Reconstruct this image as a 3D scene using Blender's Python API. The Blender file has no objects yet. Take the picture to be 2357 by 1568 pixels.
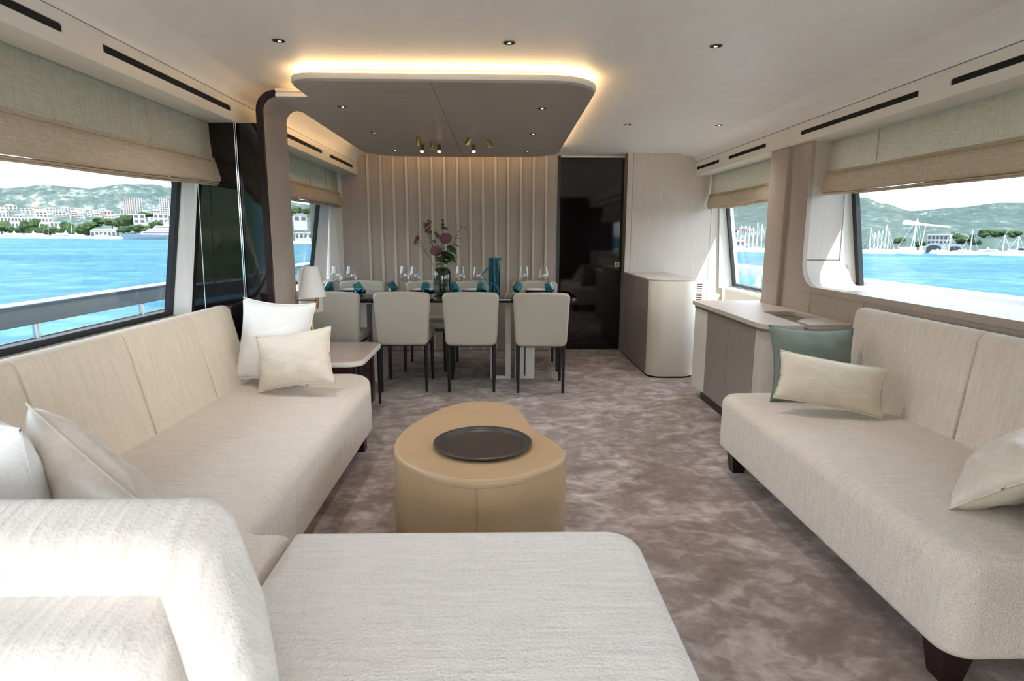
import bpy, bmesh, math, random
from mathutils import Vector, Matrix, Euler, noise as mnoise

random.seed(7)
scn = bpy.context.scene
COL = scn.collection
PI = math.pi
R = math.radians

# ------------------------------------------------------------------ camera
FPX = 1400.0
CAM_H = 1.254
def cam_axes(pitch, yaw, roll):
    p, y, r = R(pitch), R(yaw), R(roll)
    F = Vector((math.sin(y)*math.cos(p), math.cos(y)*math.cos(p), -math.sin(p)))
    Rt = Vector((math.cos(y), -math.sin(y), 0)); Up = Rt.cross(F)
    return F, Rt*math.cos(r)+Up*math.sin(r), -Rt*math.sin(r)+Up*math.cos(r)
_F, _R, _U = cam_axes(9.767, 1.30, 0.2)
cd = bpy.data.cameras.new('camera'); cam = bpy.data.objects.new('camera', cd); COL.objects.link(cam)
cd.sensor_fit = 'HORIZONTAL'; cd.sensor_width = 36.0; cd.lens = FPX*36.0/2357.0
cd.clip_start = 0.05; cd.clip_end = 20000
cam.matrix_world = Matrix(((_R.x, _U.x, -_F.x, 0), (_R.y, _U.y, -_F.y, 0), (_R.z, _U.z, -_F.z, CAM_H), (0, 0, 0, 1)))
cd.dof.use_dof = True; cd.dof.focus_distance = 4.2; cd.dof.aperture_fstop = 5.0
scn.camera = cam

# ------------------------------------------------------------------ world, sun, exposure
wd = bpy.data.worlds.new('sky'); scn.world = wd; wd.use_nodes = True
nt = wd.node_tree; nt.nodes.clear()
wo = nt.nodes.new('ShaderNodeOutputWorld'); bg = nt.nodes.new('ShaderNodeBackground')
tc = nt.nodes.new('ShaderNodeTexCoord'); sx = nt.nodes.new('ShaderNodeSeparateXYZ'); rp = nt.nodes.new('ShaderNodeValToRGB')
nt.links.new(tc.outputs['Generated'], sx.inputs[0]); nt.links.new(sx.outputs['Z'], rp.inputs['Fac'])
nt.links.new(rp.outputs['Color'], bg.inputs['Color']); nt.links.new(bg.outputs[0], wo.inputs[0])
cr = rp.color_ramp
cr.elements[0].position = 0.0; cr.elements[0].color = (0.93, 0.965, 1.0, 1)
cr.elements[1].position = 1.0; cr.elements[1].color = (0.60, 0.76, 1.0, 1)
e = cr.elements.new(0.25); e.color = (0.84, 0.91, 1.0, 1)
bg.inputs['Strength'].default_value = 1.7

sd = bpy.data.lights.new('sun', 'SUN'); sd.energy = 4.6; sd.angle = R(0.6); sd.color = (1.0, 0.95, 0.87)
sun = bpy.data.objects.new('sun', sd); COL.objects.link(sun)
sun.rotation_euler = Vector((-0.43, 0.42, -1.0)).to_track_quat('-Z', 'Y').to_euler()

scn.view_settings.view_transform = 'Standard'
scn.view_settings.look = 'None'
scn.view_settings.exposure = 2.5
scn.view_settings.gamma = 1.0
scn.view_settings.use_curve_mapping = False
try:
    scn.cycles.use_denoising = True
    scn.cycles.max_bounces = 9; scn.cycles.diffuse_bounces = 5; scn.cycles.glossy_bounces = 4
    scn.cycles.use_adaptive_sampling = True; scn.cycles.adaptive_threshold = 0.02
    scn.cycles.transparent_max_bounces = 24
    scn.cycles.sample_clamp_indirect = 6.0
    scn.cycles.caustics_reflective = False; scn.cycles.caustics_refractive = False
except Exception:
    pass

# ------------------------------------------------------------------ materials
def _base(name):
    m = bpy.data.materials.new(name); m.use_nodes = True
    nt = m.node_tree; nt.nodes.clear()
    out = nt.nodes.new('ShaderNodeOutputMaterial'); b = nt.nodes.new('ShaderNodeBsdfPrincipled')
    nt.links.new(b.outputs[0], out.inputs[0])
    return m, nt, b, out
def N(nt, t, **kw):
    n = nt.nodes.new(t)
    for k, v in kw.items(): setattr(n, k, v)
    return n
def coords(nt, scale=(1, 1, 1), rot=(0, 0, 0)):
    t = N(nt, 'ShaderNodeTexCoord'); mp = N(nt, 'ShaderNodeMapping')
    mp.inputs['Scale'].default_value = scale; mp.inputs['Rotation'].default_value = rot
    nt.links.new(t.outputs['Object'], mp.inputs['Vector'])
    return mp.outputs['Vector']
def coords_rot(nt, scale, rz):
    t = N(nt, 'ShaderNodeTexCoord'); m1 = N(nt, 'ShaderNodeMapping'); m2 = N(nt, 'ShaderNodeMapping')
    m1.inputs['Rotation'].default_value = (0, 0, rz); m2.inputs['Scale'].default_value = scale
    nt.links.new(t.outputs['Object'], m1.inputs['Vector']); nt.links.new(m1.outputs['Vector'], m2.inputs['Vector'])
    return m2.outputs['Vector']
def nz(nt, vec, scale=5, detail=3, rough=0.5, dist=0.0):
    n = N(nt, 'ShaderNodeTexNoise'); n.inputs['Scale'].default_value = scale
    n.inputs['Detail'].default_value = detail; n.inputs['Roughness'].default_value = rough
    n.inputs['Distortion'].default_value = dist
    nt.links.new(vec, n.inputs['Vector']); return n.outputs['Fac']
def ramp(nt, fac, stops):
    r = N(nt, 'ShaderNodeValToRGB'); cr = r.color_ramp
    while len(cr.elements) < len(stops): cr.elements.new(0.5)
    for e, (p, c) in zip(cr.elements, stops):
        e.position = p; e.color = (c[0], c[1], c[2], 1)
    nt.links.new(fac, r.inputs['Fac']); return r.outputs['Color']
def bump(nt, b, fac, strength=0.3, dist=0.01):
    bp = N(nt, 'ShaderNodeBump'); bp.inputs['Strength'].default_value = strength; bp.inputs['Distance'].default_value = dist
    nt.links.new(fac, bp.inputs['Height']); nt.links.new(bp.outputs[0], b.inputs['Normal'])
def math_(nt, op, a, b_):
    n = N(nt, 'ShaderNodeMath', operation=op)
    for i, v in enumerate((a, b_)):
        if isinstance(v, (int, float)): n.inputs[i].default_value = v
        else: nt.links.new(v, n.inputs[i])
    return n.outputs[0]

def plain(name, col, rough=0.5, metal=0.0, spec=0.5, coat=0.0, var=0.0, vscale=8, bmp=0.0, bscale=200, sheen=0.0):
    m, nt, b, o = _base(name)
    b.inputs['Base Color'].default_value = (*col, 1); b.inputs['Roughness'].default_value = rough
    b.inputs['Metallic'].default_value = metal; b.inputs['Specular IOR Level'].default_value = spec
    b.inputs['Coat Weight'].default_value = coat; b.inputs['Coat Roughness'].default_value = 0.05
    b.inputs['Sheen Weight'].default_value = sheen
    v = coords(nt)
    f = nz(nt, v, vscale, 3)
    k = var if var > 0 else 0.02
    c = ramp(nt, f, [(0.3, [max(0, x*(1-k)) for x in col]), (0.7, [min(1, x*(1+k)) for x in col])])
    nt.links.new(c, b.inputs['Base Color'])
    if bmp > 0: bump(nt, b, nz(nt, v, bscale, 2), bmp, 0.002)
    return m

def wood(name, c0, c1, grain='z', rough=0.45, scale=1.0):
    m, nt, b, o = _base(name)
    s = {'z': (70, 70, 1.6), 'x': (1.6, 70, 70), 'y': (70, 1.6, 70)}[grain]
    v = coords(nt, tuple(x*scale for x in s))
    f1 = nz(nt, v, 1.0, 4, 0.6, 0.6)
    v2 = coords(nt, tuple(x*scale*3.2 for x in s)); f2 = nz(nt, v2, 1.0, 2)
    f = math_(nt, 'ADD', math_(nt, 'MULTIPLY', f1, 0.65), math_(nt, 'MULTIPLY', f2, 0.35))
    c = ramp(nt, f, [(0.32, c0), (0.68, c1)])
    nt.links.new(c, b.inputs['Base Color']); b.inputs['Roughness'].default_value = rough
    bump(nt, b, f, 0.12, 0.002)
    return m

def boucle(name, col, stripe='y', amp=0.75, rib=0.5):
    m, nt, b, o = _base(name)
    s = {'y': (7, 62, 7), 'x': (62, 7, 7)}[stripe]
    v = coords(nt, s); f1 = nz(nt, v, 1.0, 2, 0.5, 0.35)
    v2 = coords(nt); f2 = nz(nt, v2, 150, 2, 0.6)
    f = math_(nt, 'ADD', math_(nt, 'MULTIPLY', f1, rib), math_(nt, 'MULTIPLY', f2, 1-rib))
    c = ramp(nt, f, [(0.3, [x*0.88 for x in col]), (0.62, [min(1, x*1.05) for x in col])])
    nt.links.new(c, b.inputs['Base Color'])
    b.inputs['Roughness'].default_value = 0.95; b.inputs['Specular IOR Level'].default_value = 0.15
    b.inputs['Sheen Weight'].default_value = 0.25; b.inputs['Sheen Roughness'].default_value = 0.6
    bump(nt, b, f, amp, 0.022)
    return m

def fabric(name, col, rough=0.8, sheen=0.2, weave=260, amp=0.25, spec=0.3, aniso=(1, 1, 1)):
    m, nt, b, o = _base(name)
    v = coords(nt, aniso); f1 = nz(nt, v, weave, 2); f2 = nz(nt, coords(nt), 9, 3)
    f = math_(nt, 'ADD', math_(nt, 'MULTIPLY', f1, 0.5), math_(nt, 'MULTIPLY', f2, 0.5))
    c = ramp(nt, f, [(0.3, [x*0.88 for x in col]), (0.7, [min(1, x*1.08) for x in col])])
    nt.links.new(c, b.inputs['Base Color']); b.inputs['Roughness'].default_value = rough
    b.inputs['Sheen Weight'].default_value = sheen; b.inputs['Specular IOR Level'].default_value = spec
    bump(nt, b, f, amp, 0.004)
    return m

def blind_mat(name, col, trans):
    m = bpy.data.materials.new(name); m.use_nodes = True; nt = m.node_tree; nt.nodes.clear()
    out = N(nt, 'ShaderNodeOutputMaterial'); d = N(nt, 'ShaderNodeBsdfDiffuse'); t = N(nt, 'ShaderNodeBsdfTranslucent'); mx = N(nt, 'ShaderNodeMixShader')
    v = coords(nt, (9, 9, 230)); f1 = nz(nt, v, 1.0, 4, 0.7); v2 = coords(nt, (170, 170, 8)); f2 = nz(nt, v2, 1.0, 2)
    f = math_(nt, 'ADD', math_(nt, 'MULTIPLY', f1, 0.6), math_(nt, 'MULTIPLY', f2, 0.4))
    c = ramp(nt, f, [(0.32, [x*0.74 for x in col]), (0.62, [min(1, x*1.10) for x in col])])
    nt.links.new(c, d.inputs[0]); nt.links.new(c, t.inputs[0]); mx.inputs[0].default_value = trans
    nt.links.new(d.outputs[0], mx.inputs[1]); nt.links.new(t.outputs[0], mx.inputs[2]); nt.links.new(mx.outputs[0], out.inputs[0])
    return m

def thin_glass(name, tint=(1, 1, 1), ior=1.45, rough=0.0, refl=1.0):
    m = bpy.data.materials.new(name); m.use_nodes = True; nt = m.node_tree; nt.nodes.clear()
    out = N(nt, 'ShaderNodeOutputMaterial'); t = N(nt, 'ShaderNodeBsdfTransparent'); g = N(nt, 'ShaderNodeBsdfGlossy'); mx = N(nt, 'ShaderNodeMixShader')
    fr = N(nt, 'ShaderNodeFresnel'); fr.inputs['IOR'].default_value = ior
    geo = N(nt, 'ShaderNodeNewGeometry')   # same fresnel on both faces of a thin sheet
    vm = N(nt, 'ShaderNodeVectorMath', operation='DOT_PRODUCT')
    nt.links.new(geo.outputs['Normal'], vm.inputs[0]); nt.links.new(geo.outputs['Incoming'], vm.inputs[1])
    a = math_(nt, 'ABSOLUTE', vm.outputs['Value'], 0.0)
    sch = math_(nt, 'POWER', math_(nt, 'SUBTRACT', 1.0, a), 5.0)
    r0 = ((ior-1)/(ior+1))**2
    fac = math_(nt, 'MULTIPLY', math_(nt, 'ADD', math_(nt, 'MULTIPLY', sch, 1-r0), r0), refl)
    nt.nodes.remove(fr)
    t.inputs[0].default_value = (*tint, 1); g.inputs['Roughness'].default_value = rough
    nt.links.new(fac, mx.inputs[0]); nt.links.new(t.outputs[0], mx.inputs[1]); nt.links.new(g.outputs[0], mx.inputs[2]); nt.links.new(mx.outputs[0], out.inputs[0])
    return m

def emit(name, col, strength):
    m = bpy.data.materials.new(name); m.use_nodes = True; nt = m.node_tree; nt.nodes.clear()
    out = N(nt, 'ShaderNodeOutputMaterial'); e = N(nt, 'ShaderNodeEmission'); e.inputs[0].default_value = (*col, 1); e.inputs[1].default_value = strength
    nt.links.new(e.outputs[0], out.inputs[0]); return m

M = {}
# carpet: hand-tufted taupe with silvery blotches
def carpet():
    m, nt, b, o = _base('carpet')
    v = coords(nt, (1.0, 1.25, 1))
    f0 = nz(nt, v, 1.7, 3, 0.5, 0.4); f1 = nz(nt, v, 3.8, 7, 0.62, 0.9); f2 = nz(nt, v, 12, 5, 0.62, 0.8); f3 = nz(nt, v, 420, 1)
    f = math_(nt, 'ADD', math_(nt, 'ADD', math_(nt, 'ADD', math_(nt, 'MULTIPLY', f0, 0.16), math_(nt, 'MULTIPLY', f1, 0.44)), math_(nt, 'MULTIPLY', f2, 0.32)), math_(nt, 'MULTIPLY', f3, 0.08))
    c = ramp(nt, f, [(0.38, (0.20, 0.142, 0.124)), (0.48, (0.30, 0.230, 0.208)), (0.545, (0.46, 0.385, 0.362)), (0.62, (0.68, 0.61, 0.59))])
    nt.links.new(c, b.inputs['Base Color']); b.inputs['Roughness'].default_value = 0.95; b.inputs['Specular IOR Level'].default_value = 0.1
    b.inputs['Sheen Weight'].default_value = 0.3
    bump(nt, b, math_(nt, 'ADD', f3, math_(nt, 'MULTIPLY', f2, 0.6)), 0.5, 0.006)
    return m
M['carpet'] = carpet()
M['ceil'] = plain('ceiling_paint', (0.80, 0.785, 0.765), 0.5)
M['cream'] = plain('cream_lacquer', (0.76, 0.725, 0.66), 0.4, var=0.01)
M['white'] = plain('white_lacquer', (0.84, 0.84, 0.83), 0.35)
M['wood'] = wood('ash_veneer', (0.395, 0.325, 0.275), (0.465, 0.395, 0.34), 'z')
M['wood_light'] = wood('ash_veneer_pale', (0.54, 0.475, 0.425), (0.61, 0.55, 0.50), 'z')
M['wood_x'] = wood('ash_veneer_crosswise', (0.345, 0.295, 0.255), (0.425, 0.37, 0.325), 'x')
M['wood_y'] = wood('ash_veneer_lengthwise', (0.54, 0.465, 0.405), (0.66, 0.585, 0.52), 'y')
M['wood_dark'] = wood('taupe_veneer', (0.265, 0.220, 0.200), (0.315, 0.268, 0.247), 'z')
M['slat'] = plain('cream_slat_paint', (0.60, 0.53, 0.42), 0.4)
M['black'] = plain('black_gloss', (0.006, 0.004, 0.004), 0.04, spec=0.55, coat=0.3)
M['rim'] = plain('espresso_gloss', (0.022, 0.010, 0.010), 0.3, spec=0.3)
M['frame'] = plain('black_window_gasket', (0.016, 0.018, 0.022), 0.5)
M['slot'] = plain('dark_vent', (0.006, 0.006, 0.006), 0.9)
M['chrome'] = plain('chrome', (0.75, 0.75, 0.77), 0.12, 1.0)
M['brass'] = plain('brushed_brass', (0.62, 0.43, 0.17), 0.25, 1.0)
M['bronze'] = plain('bronze_trim', (0.27, 0.235, 0.17), 0.4, 0.6)
M['blackmetal'] = plain('black_powdercoat', (0.014, 0.013, 0.015), 0.35)
M['tray'] = plain('dark_bronze_tray', (0.040, 0.030, 0.024), 0.38)
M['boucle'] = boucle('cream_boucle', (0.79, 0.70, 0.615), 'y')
M['boucle_x_lit'] = boucle('cream_boucle_crosswise_lit', (0.81, 0.755, 0.705), 'x', 0.6, 0.72)  # crosswise ribs, colour lifted for the daylight on the near back
M['boucle_lit'] = boucle('cream_boucle_lit', (0.84, 0.785, 0.735), 'y')  # seat boucle again, daylight from astern put into a paler colour
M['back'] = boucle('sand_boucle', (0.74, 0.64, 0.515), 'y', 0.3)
M['leather'] = plain('greige_leather', (0.46, 0.415, 0.345), 0.42, var=0.02, bmp=0.08, bscale=500)
M['tan'] = plain('tan_leather', (0.43, 0.295, 0.17), 0.42, var=0.04, vscale=5, bmp=0.1, bscale=450)
M['stitch'] = plain('tan_stitching', (0.36, 0.24, 0.13), 0.6)
M['pil_white'] = fabric('white_linen', (0.86, 0.85, 0.83), 0.85, 0.2, 160, 0.3)
M['pil_beige'] = fabric('champagne_weave', (0.74, 0.66, 0.55), 0.5, 0.3, 1.0, 0.35, 0.4, (25, 25, 260))
M['pil_silver'] = fabric('silvery_satin', (0.68, 0.60, 0.52), 0.38, 0.3, 60, 0.3, 0.5)
M['pil_green'] = fabric('sage_linen', (0.185, 0.22, 0.195), 0.85, 0.2, 200, 0.3)
M['blind_top'] = blind_mat('slub_linen_blind', (0.54, 0.465, 0.34), 0.23)
M['blind_fold'] = blind_mat('lined_linen_blind', (0.58, 0.465, 0.345), 0.08)
M['pane'] = thin_glass('window_glass', (0.68, 0.71, 0.72), 1.5)
M['clear'] = thin_glass('clear_glass', (0.97, 0.98, 0.99), 1.5, refl=2.5)
M['teal'] = thin_glass('teal_glass', (0.55, 0.80, 0.86), 1.5, refl=1.3)
M['teal_deep'] = thin_glass('deep_teal_glass', (0.22, 0.60, 0.70), 1.5, refl=1.3)
M['smoke'] = thin_glass('smoked_glass', (0.58, 0.60, 0.58), 1.5, refl=1.3)
M['led'] = emit('warm_led', (1.0, 0.62, 0.27), 5.2)
M['lamp_on'] = emit('spot_lens', (1.0, 0.82, 0.55), 14.0)
M['lens'] = emit('downlight_lens', (1.0, 0.88, 0.75), 0.9)
M['shade'] = plain('white_lampshade', (0.80, 0.79, 0.77), 0.8)
M['drum'] = plain('beige_lampshade', (0.68, 0.60, 0.50), 0.8)
M['marble'] = plain('blush_stone_top', (0.52, 0.41, 0.35), 0.3, var=0.05)
M['plum'] = plain('plum_gloss', (0.045, 0.018, 0.020), 0.12)
M['plate'] = plain('white_porcelain', (0.82, 0.82, 0.80), 0.15)
M['navy'] = plain('navy_glaze', (0.02, 0.045, 0.08), 0.2)
M['stem'] = plain('green_stem', (0.12, 0.19, 0.05), 0.6)
M['leaf'] = plain('dark_leaf', (0.035, 0.075, 0.025), 0.5, var=0.3, vscale=40)
M['leaf_y'] = plain('yellow_green_leaf', (0.32, 0.33, 0.10), 0.5, var=0.2, vscale=40)
M['bloom'] = plain('mauve_bloom', (0.24, 0.095, 0.125), 0.8, var=0.4, vscale=90)
M['bloom_dark'] = plain('maroon_bloom', (0.10, 0.012, 0.020), 0.7, var=0.4, vscale=80)
M['teak'] = wood('teak_deck', (0.33, 0.24, 0.16), (0.45, 0.34, 0.24), 'y', 0.7)
M['gel'] = plain('white_gelcoat', (0.80, 0.81, 0.82), 0.25)
M['gel_shaded'] = plain('shaded_gelcoat', (0.115, 0.165, 0.21), 0.12, coat=0.3)  # white gelcoat with the port rail's shade put into its colour
M['ext_white'] = plain('white_render', (0.36, 0.345, 0.33), 0.8)
M['ext_pink'] = plain('pale_peach_render', (0.33, 0.27, 0.235), 0.8)
M['tile'] = plain('terracotta_tiles', (0.26, 0.125, 0.08), 0.8)
M['ext_glass'] = plain('dark_far_glass', (0.05, 0.055, 0.065), 0.2)
M['shed'] = plain('grey_sheet_metal', (0.22, 0.26, 0.30), 0.6)
M['hull_blue'] = plain('pale_blue_hull', (0.12, 0.17, 0.22), 0.25)
M['trunk'] = plain('bark', (0.10, 0.075, 0.055), 0.9)
M['quay'] = plain('pale_stone_quay', (0.40, 0.38, 0.35), 0.9)
def foliage_mat(name, c0, c1):
    m, nt, b, o = _base(name); v = coords(nt); f = nz(nt, v, 0.9, 5, 0.65)
    nt.links.new(ramp(nt, f, [(0.35, c0), (0.65, c1)]), b.inputs['Base Color']); b.inputs['Roughness'].default_value = 0.9
    b.inputs['Specular IOR Level'].default_value = 0.1; bump(nt, b, f, 1.0, 0.8); return m
M['foliage'] = foliage_mat('pine_foliage', (0.016, 0.034, 0.012), (0.055, 0.085, 0.032))
M['foliage2'] = foliage_mat('cypress_foliage', (0.012, 0.030, 0.018), (0.04, 0.07, 0.038))
def hill_mat(name, rz, k=1.0, up=0.0):
    m, nt, b, o = _base(name)
    v = coords_rot(nt, (0.045*k, 0.0030*k, 0.040*k), rz); f = nz(nt, v, 1.0, 9, 0.70, 0.3)
    v2 = coords_rot(nt, (0.0050*k, 0.0008*k, 0.010*k), rz); g = nz(nt, v2, 1.0, 5, 0.6)
    h = math_(nt, 'ADD', math_(nt, 'MULTIPLY', f, 0.62), math_(nt, 'MULTIPLY', g, 0.38))
    c = ramp(nt, h, [(0.36, (0.034, 0.050, 0.045)), (0.50+up, (0.060, 0.080, 0.071)), (0.56+up, (0.10, 0.116, 0.105)), (0.62+up, (0.27, 0.265, 0.24))])
    nt.links.new(c, b.inputs['Base Color']); b.inputs['Roughness'].default_value = 1.0; b.inputs['Specular IOR Level'].default_value = 0.0
    return m
M['hill'] = hill_mat('karst_hillside', R(-33))
M['hill_s'] = hill_mat('scrub_hillside', R(35), 2.6, 0.035)
def sea_mat():
    m = bpy.data.materials.new('sea_water'); m.use_nodes = True; nt = m.node_tree; nt.nodes.clear()
    out = N(nt, 'ShaderNodeOutputMaterial'); d = N(nt, 'ShaderNodeBsdfDiffuse'); g = N(nt, 'ShaderNodeBsdfGlossy'); mx = N(nt, 'ShaderNodeMixShader')
    v = coords(nt, (0.25, 0.25, 1)); f1 = nz(nt, v, 1.0, 6, 0.65, 0.5)
    v2 = coords(nt, (0.016, 0.03, 1)); f2 = nz(nt, v2, 1.0, 4, 0.55)
    f = math_(nt, 'ADD', math_(nt, 'MULTIPLY', f1, 0.55), math_(nt, 'MULTIPLY', f2, 0.45))
    c = ramp(nt, f, [(0.36, (0.014, 0.062, 0.090)), (0.50, (0.030, 0.098, 0.132)), (0.64, (0.075, 0.160, 0.192))])
    nt.links.new(c, d.inputs[0]); g.inputs['Roughness'].default_value = 0.25
    bp = N(nt, 'ShaderNodeBump'); bp.inputs['Strength'].default_value = 0.6; bp.inputs['Distance'].default_value = 0.8
    nt.links.new(f1, bp.inputs['Height']); nt.links.new(bp.outputs[0], g.inputs['Normal']); nt.links.new(bp.outputs[0], d.inputs['Normal'])
    mx.inputs[0].default_value = 0.05
    nt.links.new(d.outputs[0], mx.inputs[1]); nt.links.new(g.outputs[0], mx.inputs[2]); nt.links.new(mx.outputs[0], out.inputs[0])
    return m
M['sea'] = sea_mat()
M['sand'] = plain('pale_quarry_rock', (0.42, 0.37, 0.31), 0.9, var=0.1, vscale=0.05)

# ------------------------------------------------------------------ geometry helpers: a geom is (verts, faces)
def join(*gs):
    V, Fc = [], []
    for v, f in gs:
        o = len(V); V += [tuple(p) for p in v]; Fc += [tuple(i+o for i in q) for q in f]
    return V, Fc
def xf(g, fn): return [fn(Vector(p)) for p in g[0]], g[1]
def move(g, d): d = Vector(d); return [tuple(Vector(p)+d) for p in g[0]], g[1]
def rot(g, e, c=(0, 0, 0)):
    Mx = Euler(e).to_matrix(); c = Vector(c); return [tuple(Mx @ (Vector(p)-c) + c) for p in g[0]], g[1]
def from_bm(bm):
    bm.verts.ensure_lookup_table(); bm.verts.index_update()
    g = [tuple(v.co) for v in bm.verts], [tuple(v.index for v in f.verts) for f in bm.faces]; bm.free(); return g
def box(x0, x1, y0, y1, z0, z1, bev=0.0, seg=2):
    v = [(x, y, z) for x in (x0, x1) for y in (y0, y1) for z in (z0, z1)]
    f = [(0, 1, 3, 2), (4, 6, 7, 5), (0, 4, 5, 1), (2, 3, 7, 6), (0, 2, 6, 4), (1, 5, 7, 3)]
    if bev <= 0: return v, f
    bm = bmesh.new(); vs = [bm.verts.new(p) for p in v]
    for q in f: bm.faces.new([vs[i] for i in q])
    bmesh.ops.bevel(bm, geom=bm.edges[:], offset=bev, segments=seg, profile=0.5, affect='EDGES')
    return from_bm(bm)
def rpoly(pts, n=6):
    """rounded polygon: pts are (x, y) or (x, y, r)"""
    out = []; L = len(pts)
    for i in range(L):
        p = pts[i]; r = p[2] if len(p) > 2 else 0
        P0 = Vector(pts[i-1][:2]); P = Vector(p[:2]); P1 = Vector(pts[(i+1) % L][:2])
        if r <= 0: out.append(tuple(P)); continue
        a = (P0-P).normalized(); b = (P1-P).normalized()
        ang = math.acos(max(-1, min(1, a.dot(b)))); d = min(r/math.tan(ang/2), (P0-P).length*0.49, (P1-P).length*0.49)
        r2 = d*math.tan(ang/2); cdir = (a+b).normalized(); c = P + cdir*(r2/math.sin(ang/2))
        s = P+a*d-c; t = P+b*d-c
        a0 = math.atan2(s.y, s.x); a1 = math.atan2(t.y, t.x); da = (a1-a0+PI) % (2*PI) - PI
        for k in range(n+1):
            th = a0+da*k/n; out.append((c.x+r2*math.cos(th), c.y+r2*math.sin(th)))
    return out
def area2(p): return sum(p[i-1][0]*p[i][1]-p[i][0]*p[i-1][1] for i in range(len(p)))
def inset(poly, d):
    L = len(poly); out = []
    for i in range(L):
        a = Vector(poly[i-1]); b = Vector(poly[i]); c = Vector(poly[(i+1) % L])
        e1 = (b-a); e2 = (c-b)
        n1 = Vector((-e1.y, e1.x)); n2 = Vector((-e2.y, e2.x))
        if n1.length > 1e-9: n1.normalize()
        if n2.length > 1e-9: n2.normalize()
        n = n1+n2
        if n.length < 1e-6: n = n1
        n.normalize(); k = max(0.35, n.dot(n1) if n1.length else 1)
        out.append(tuple(b+n*d/k))
    return out
AX = {'z': lambda u, v, w: (u, v, w), 'x': lambda u, v, w: (w, u, v), 'y': lambda u, v, w: (u, w, v)}
def prism(poly, w0, w1, axis='z', r0=0.0, r1=0.0, seg=4, crown=0.0):
    """extrude a polygon along an axis; r0 / r1 round the two end edges"""
    poly = [tuple(p[:2]) for p in poly]
    if area2(poly) < 0: poly = poly[::-1]
    rings = []
    if r0 > 0:
        for k in range(seg+1):
            th = PI/2*k/seg; rings.append((inset(poly, r0*(1-math.sin(th))), w0+r0*(1-math.cos(th))))
    else: rings.append((poly, w0))
    if r1 > 0:
        for k in range(seg+1):
            th = PI/2*k/seg; rings.append((inset(poly, r1*(1-math.cos(th))), w1-r1+r1*math.sin(th)))
    else: rings.append((poly, w1))
    if crown > 0:
        base = rings[-1][0]
        for k, s in enumerate((0.03, 0.07, 0.12, 0.18)): rings.append((inset(base, s), w1+crown*(1-(1-s/0.18)**2)))
    fn = AX[axis]; n = len(poly); V = []; Fc = []
    for pl, w in rings: V += [fn(u, v, w) for u, v in pl]
    for k in range(len(rings)-1):
        for i in range(n):
            j = (i+1) % n; Fc.append((k*n+i, k*n+j, (k+1)*n+j, (k+1)*n+i))
    Fc.append(tuple(range(n))[::-1]); Fc.append(tuple((len(rings)-1)*n+i for i in range(n)))
    return V, Fc
def clip(poly, nx, ny, c):
    """keep the half plane nx*x + ny*y <= c"""
    out = []
    for i in range(len(poly)):
        p, q = poly[i-1], poly[i]; a = nx*p[0]+ny*p[1]-c; b = nx*q[0]+ny*q[1]-c
        if a*b < 0: t = a/(a-b); out.append((p[0]+(q[0]-p[0])*t, p[1]+(q[1]-p[1])*t))
        if b <= 0: out.append(tuple(q[:2]))
    return out
def lathe(prof, n=24, closed=True):
    V = []; Fc = []; rows = len(prof)
    for r, z in prof:
        for k in range(n): V.append((r*math.cos(2*PI*k/n), r*math.sin(2*PI*k/n), z))
    for i in range(rows-1):
        for k in range(n):
            j = (k+1) % n; Fc.append((i*n+k, i*n+j, (i+1)*n+j, (i+1)*n+k))
    if closed:
        if prof[0][0] > 1e-5: Fc.append(tuple(range(n))[::-1])
        if prof[-1][0] > 1e-5: Fc.append(tuple((rows-1)*n+k for k in range(n)))
    return V, Fc
def tube(pts, rad, n=8):
    pts = [Vector(p) for p in pts]; m = len(pts); V = []; Fc = []
    if not isinstance(rad, (list, tuple)): rad = [rad]*m
    up = Vector((0, 0, 1))
    for i, p in enumerate(pts):
        t = (pts[min(i+1, m-1)]-pts[max(i-1, 0)]).normalized()
        a = t.cross(up)
        if a.length < 1e-3: a = t.cross(Vector((1, 0, 0)))
        a.normalize(); b = t.cross(a)
        for k in range(n): V.append(tuple(p+(a*math.cos(2*PI*k/n)+b*math.sin(2*PI*k/n))*rad[i]))
    for i in range(m-1):
        for k in range(n):
            j = (k+1) % n; Fc.append((i*n+k, i*n+j, (i+1)*n+j, (i+1)*n+k))
    Fc.append(tuple(range(n))[::-1]); Fc.append(tuple((m-1)*n+k for k in range(n)))
    return V, Fc
def ico(r=1.0, sub=2, lump=0.0, scale=(1, 1, 1), seed=0, freq=1.5):
    bm = bmesh.new(); bmesh.ops.create_icosphere(bm, subdivisions=sub, radius=1.0)
    for v in bm.verts:
        k = 1.0+lump*mnoise.noise(v.co*freq+Vector((seed*7.3, seed*3.1, seed)))
        v.co = Vector((v.co.x*scale[0], v.co.y*scale[1], v.co.z*scale[2]))*r*k
    return from_bm(bm)
def quad(a, b, c, d): return [tuple(a), tuple(b), tuple(c), tuple(d)], [(0, 1, 2, 3)]
def slabq(a, b, c, d, t):
    """a quad thickened along its normal"""
    a, b, c, d = map(Vector, (a, b, c, d)); n = (b-a).cross(d-a).normalized()*t
    v = [a, b, c, d, a+n, b+n, c+n, d+n]
    return [tuple(p) for p in v], [(3, 2, 1, 0), (4, 5, 6, 7), (0, 1, 5, 4), (1, 2, 6, 5), (2, 3, 7, 6), (3, 0, 4, 7)]

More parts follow.
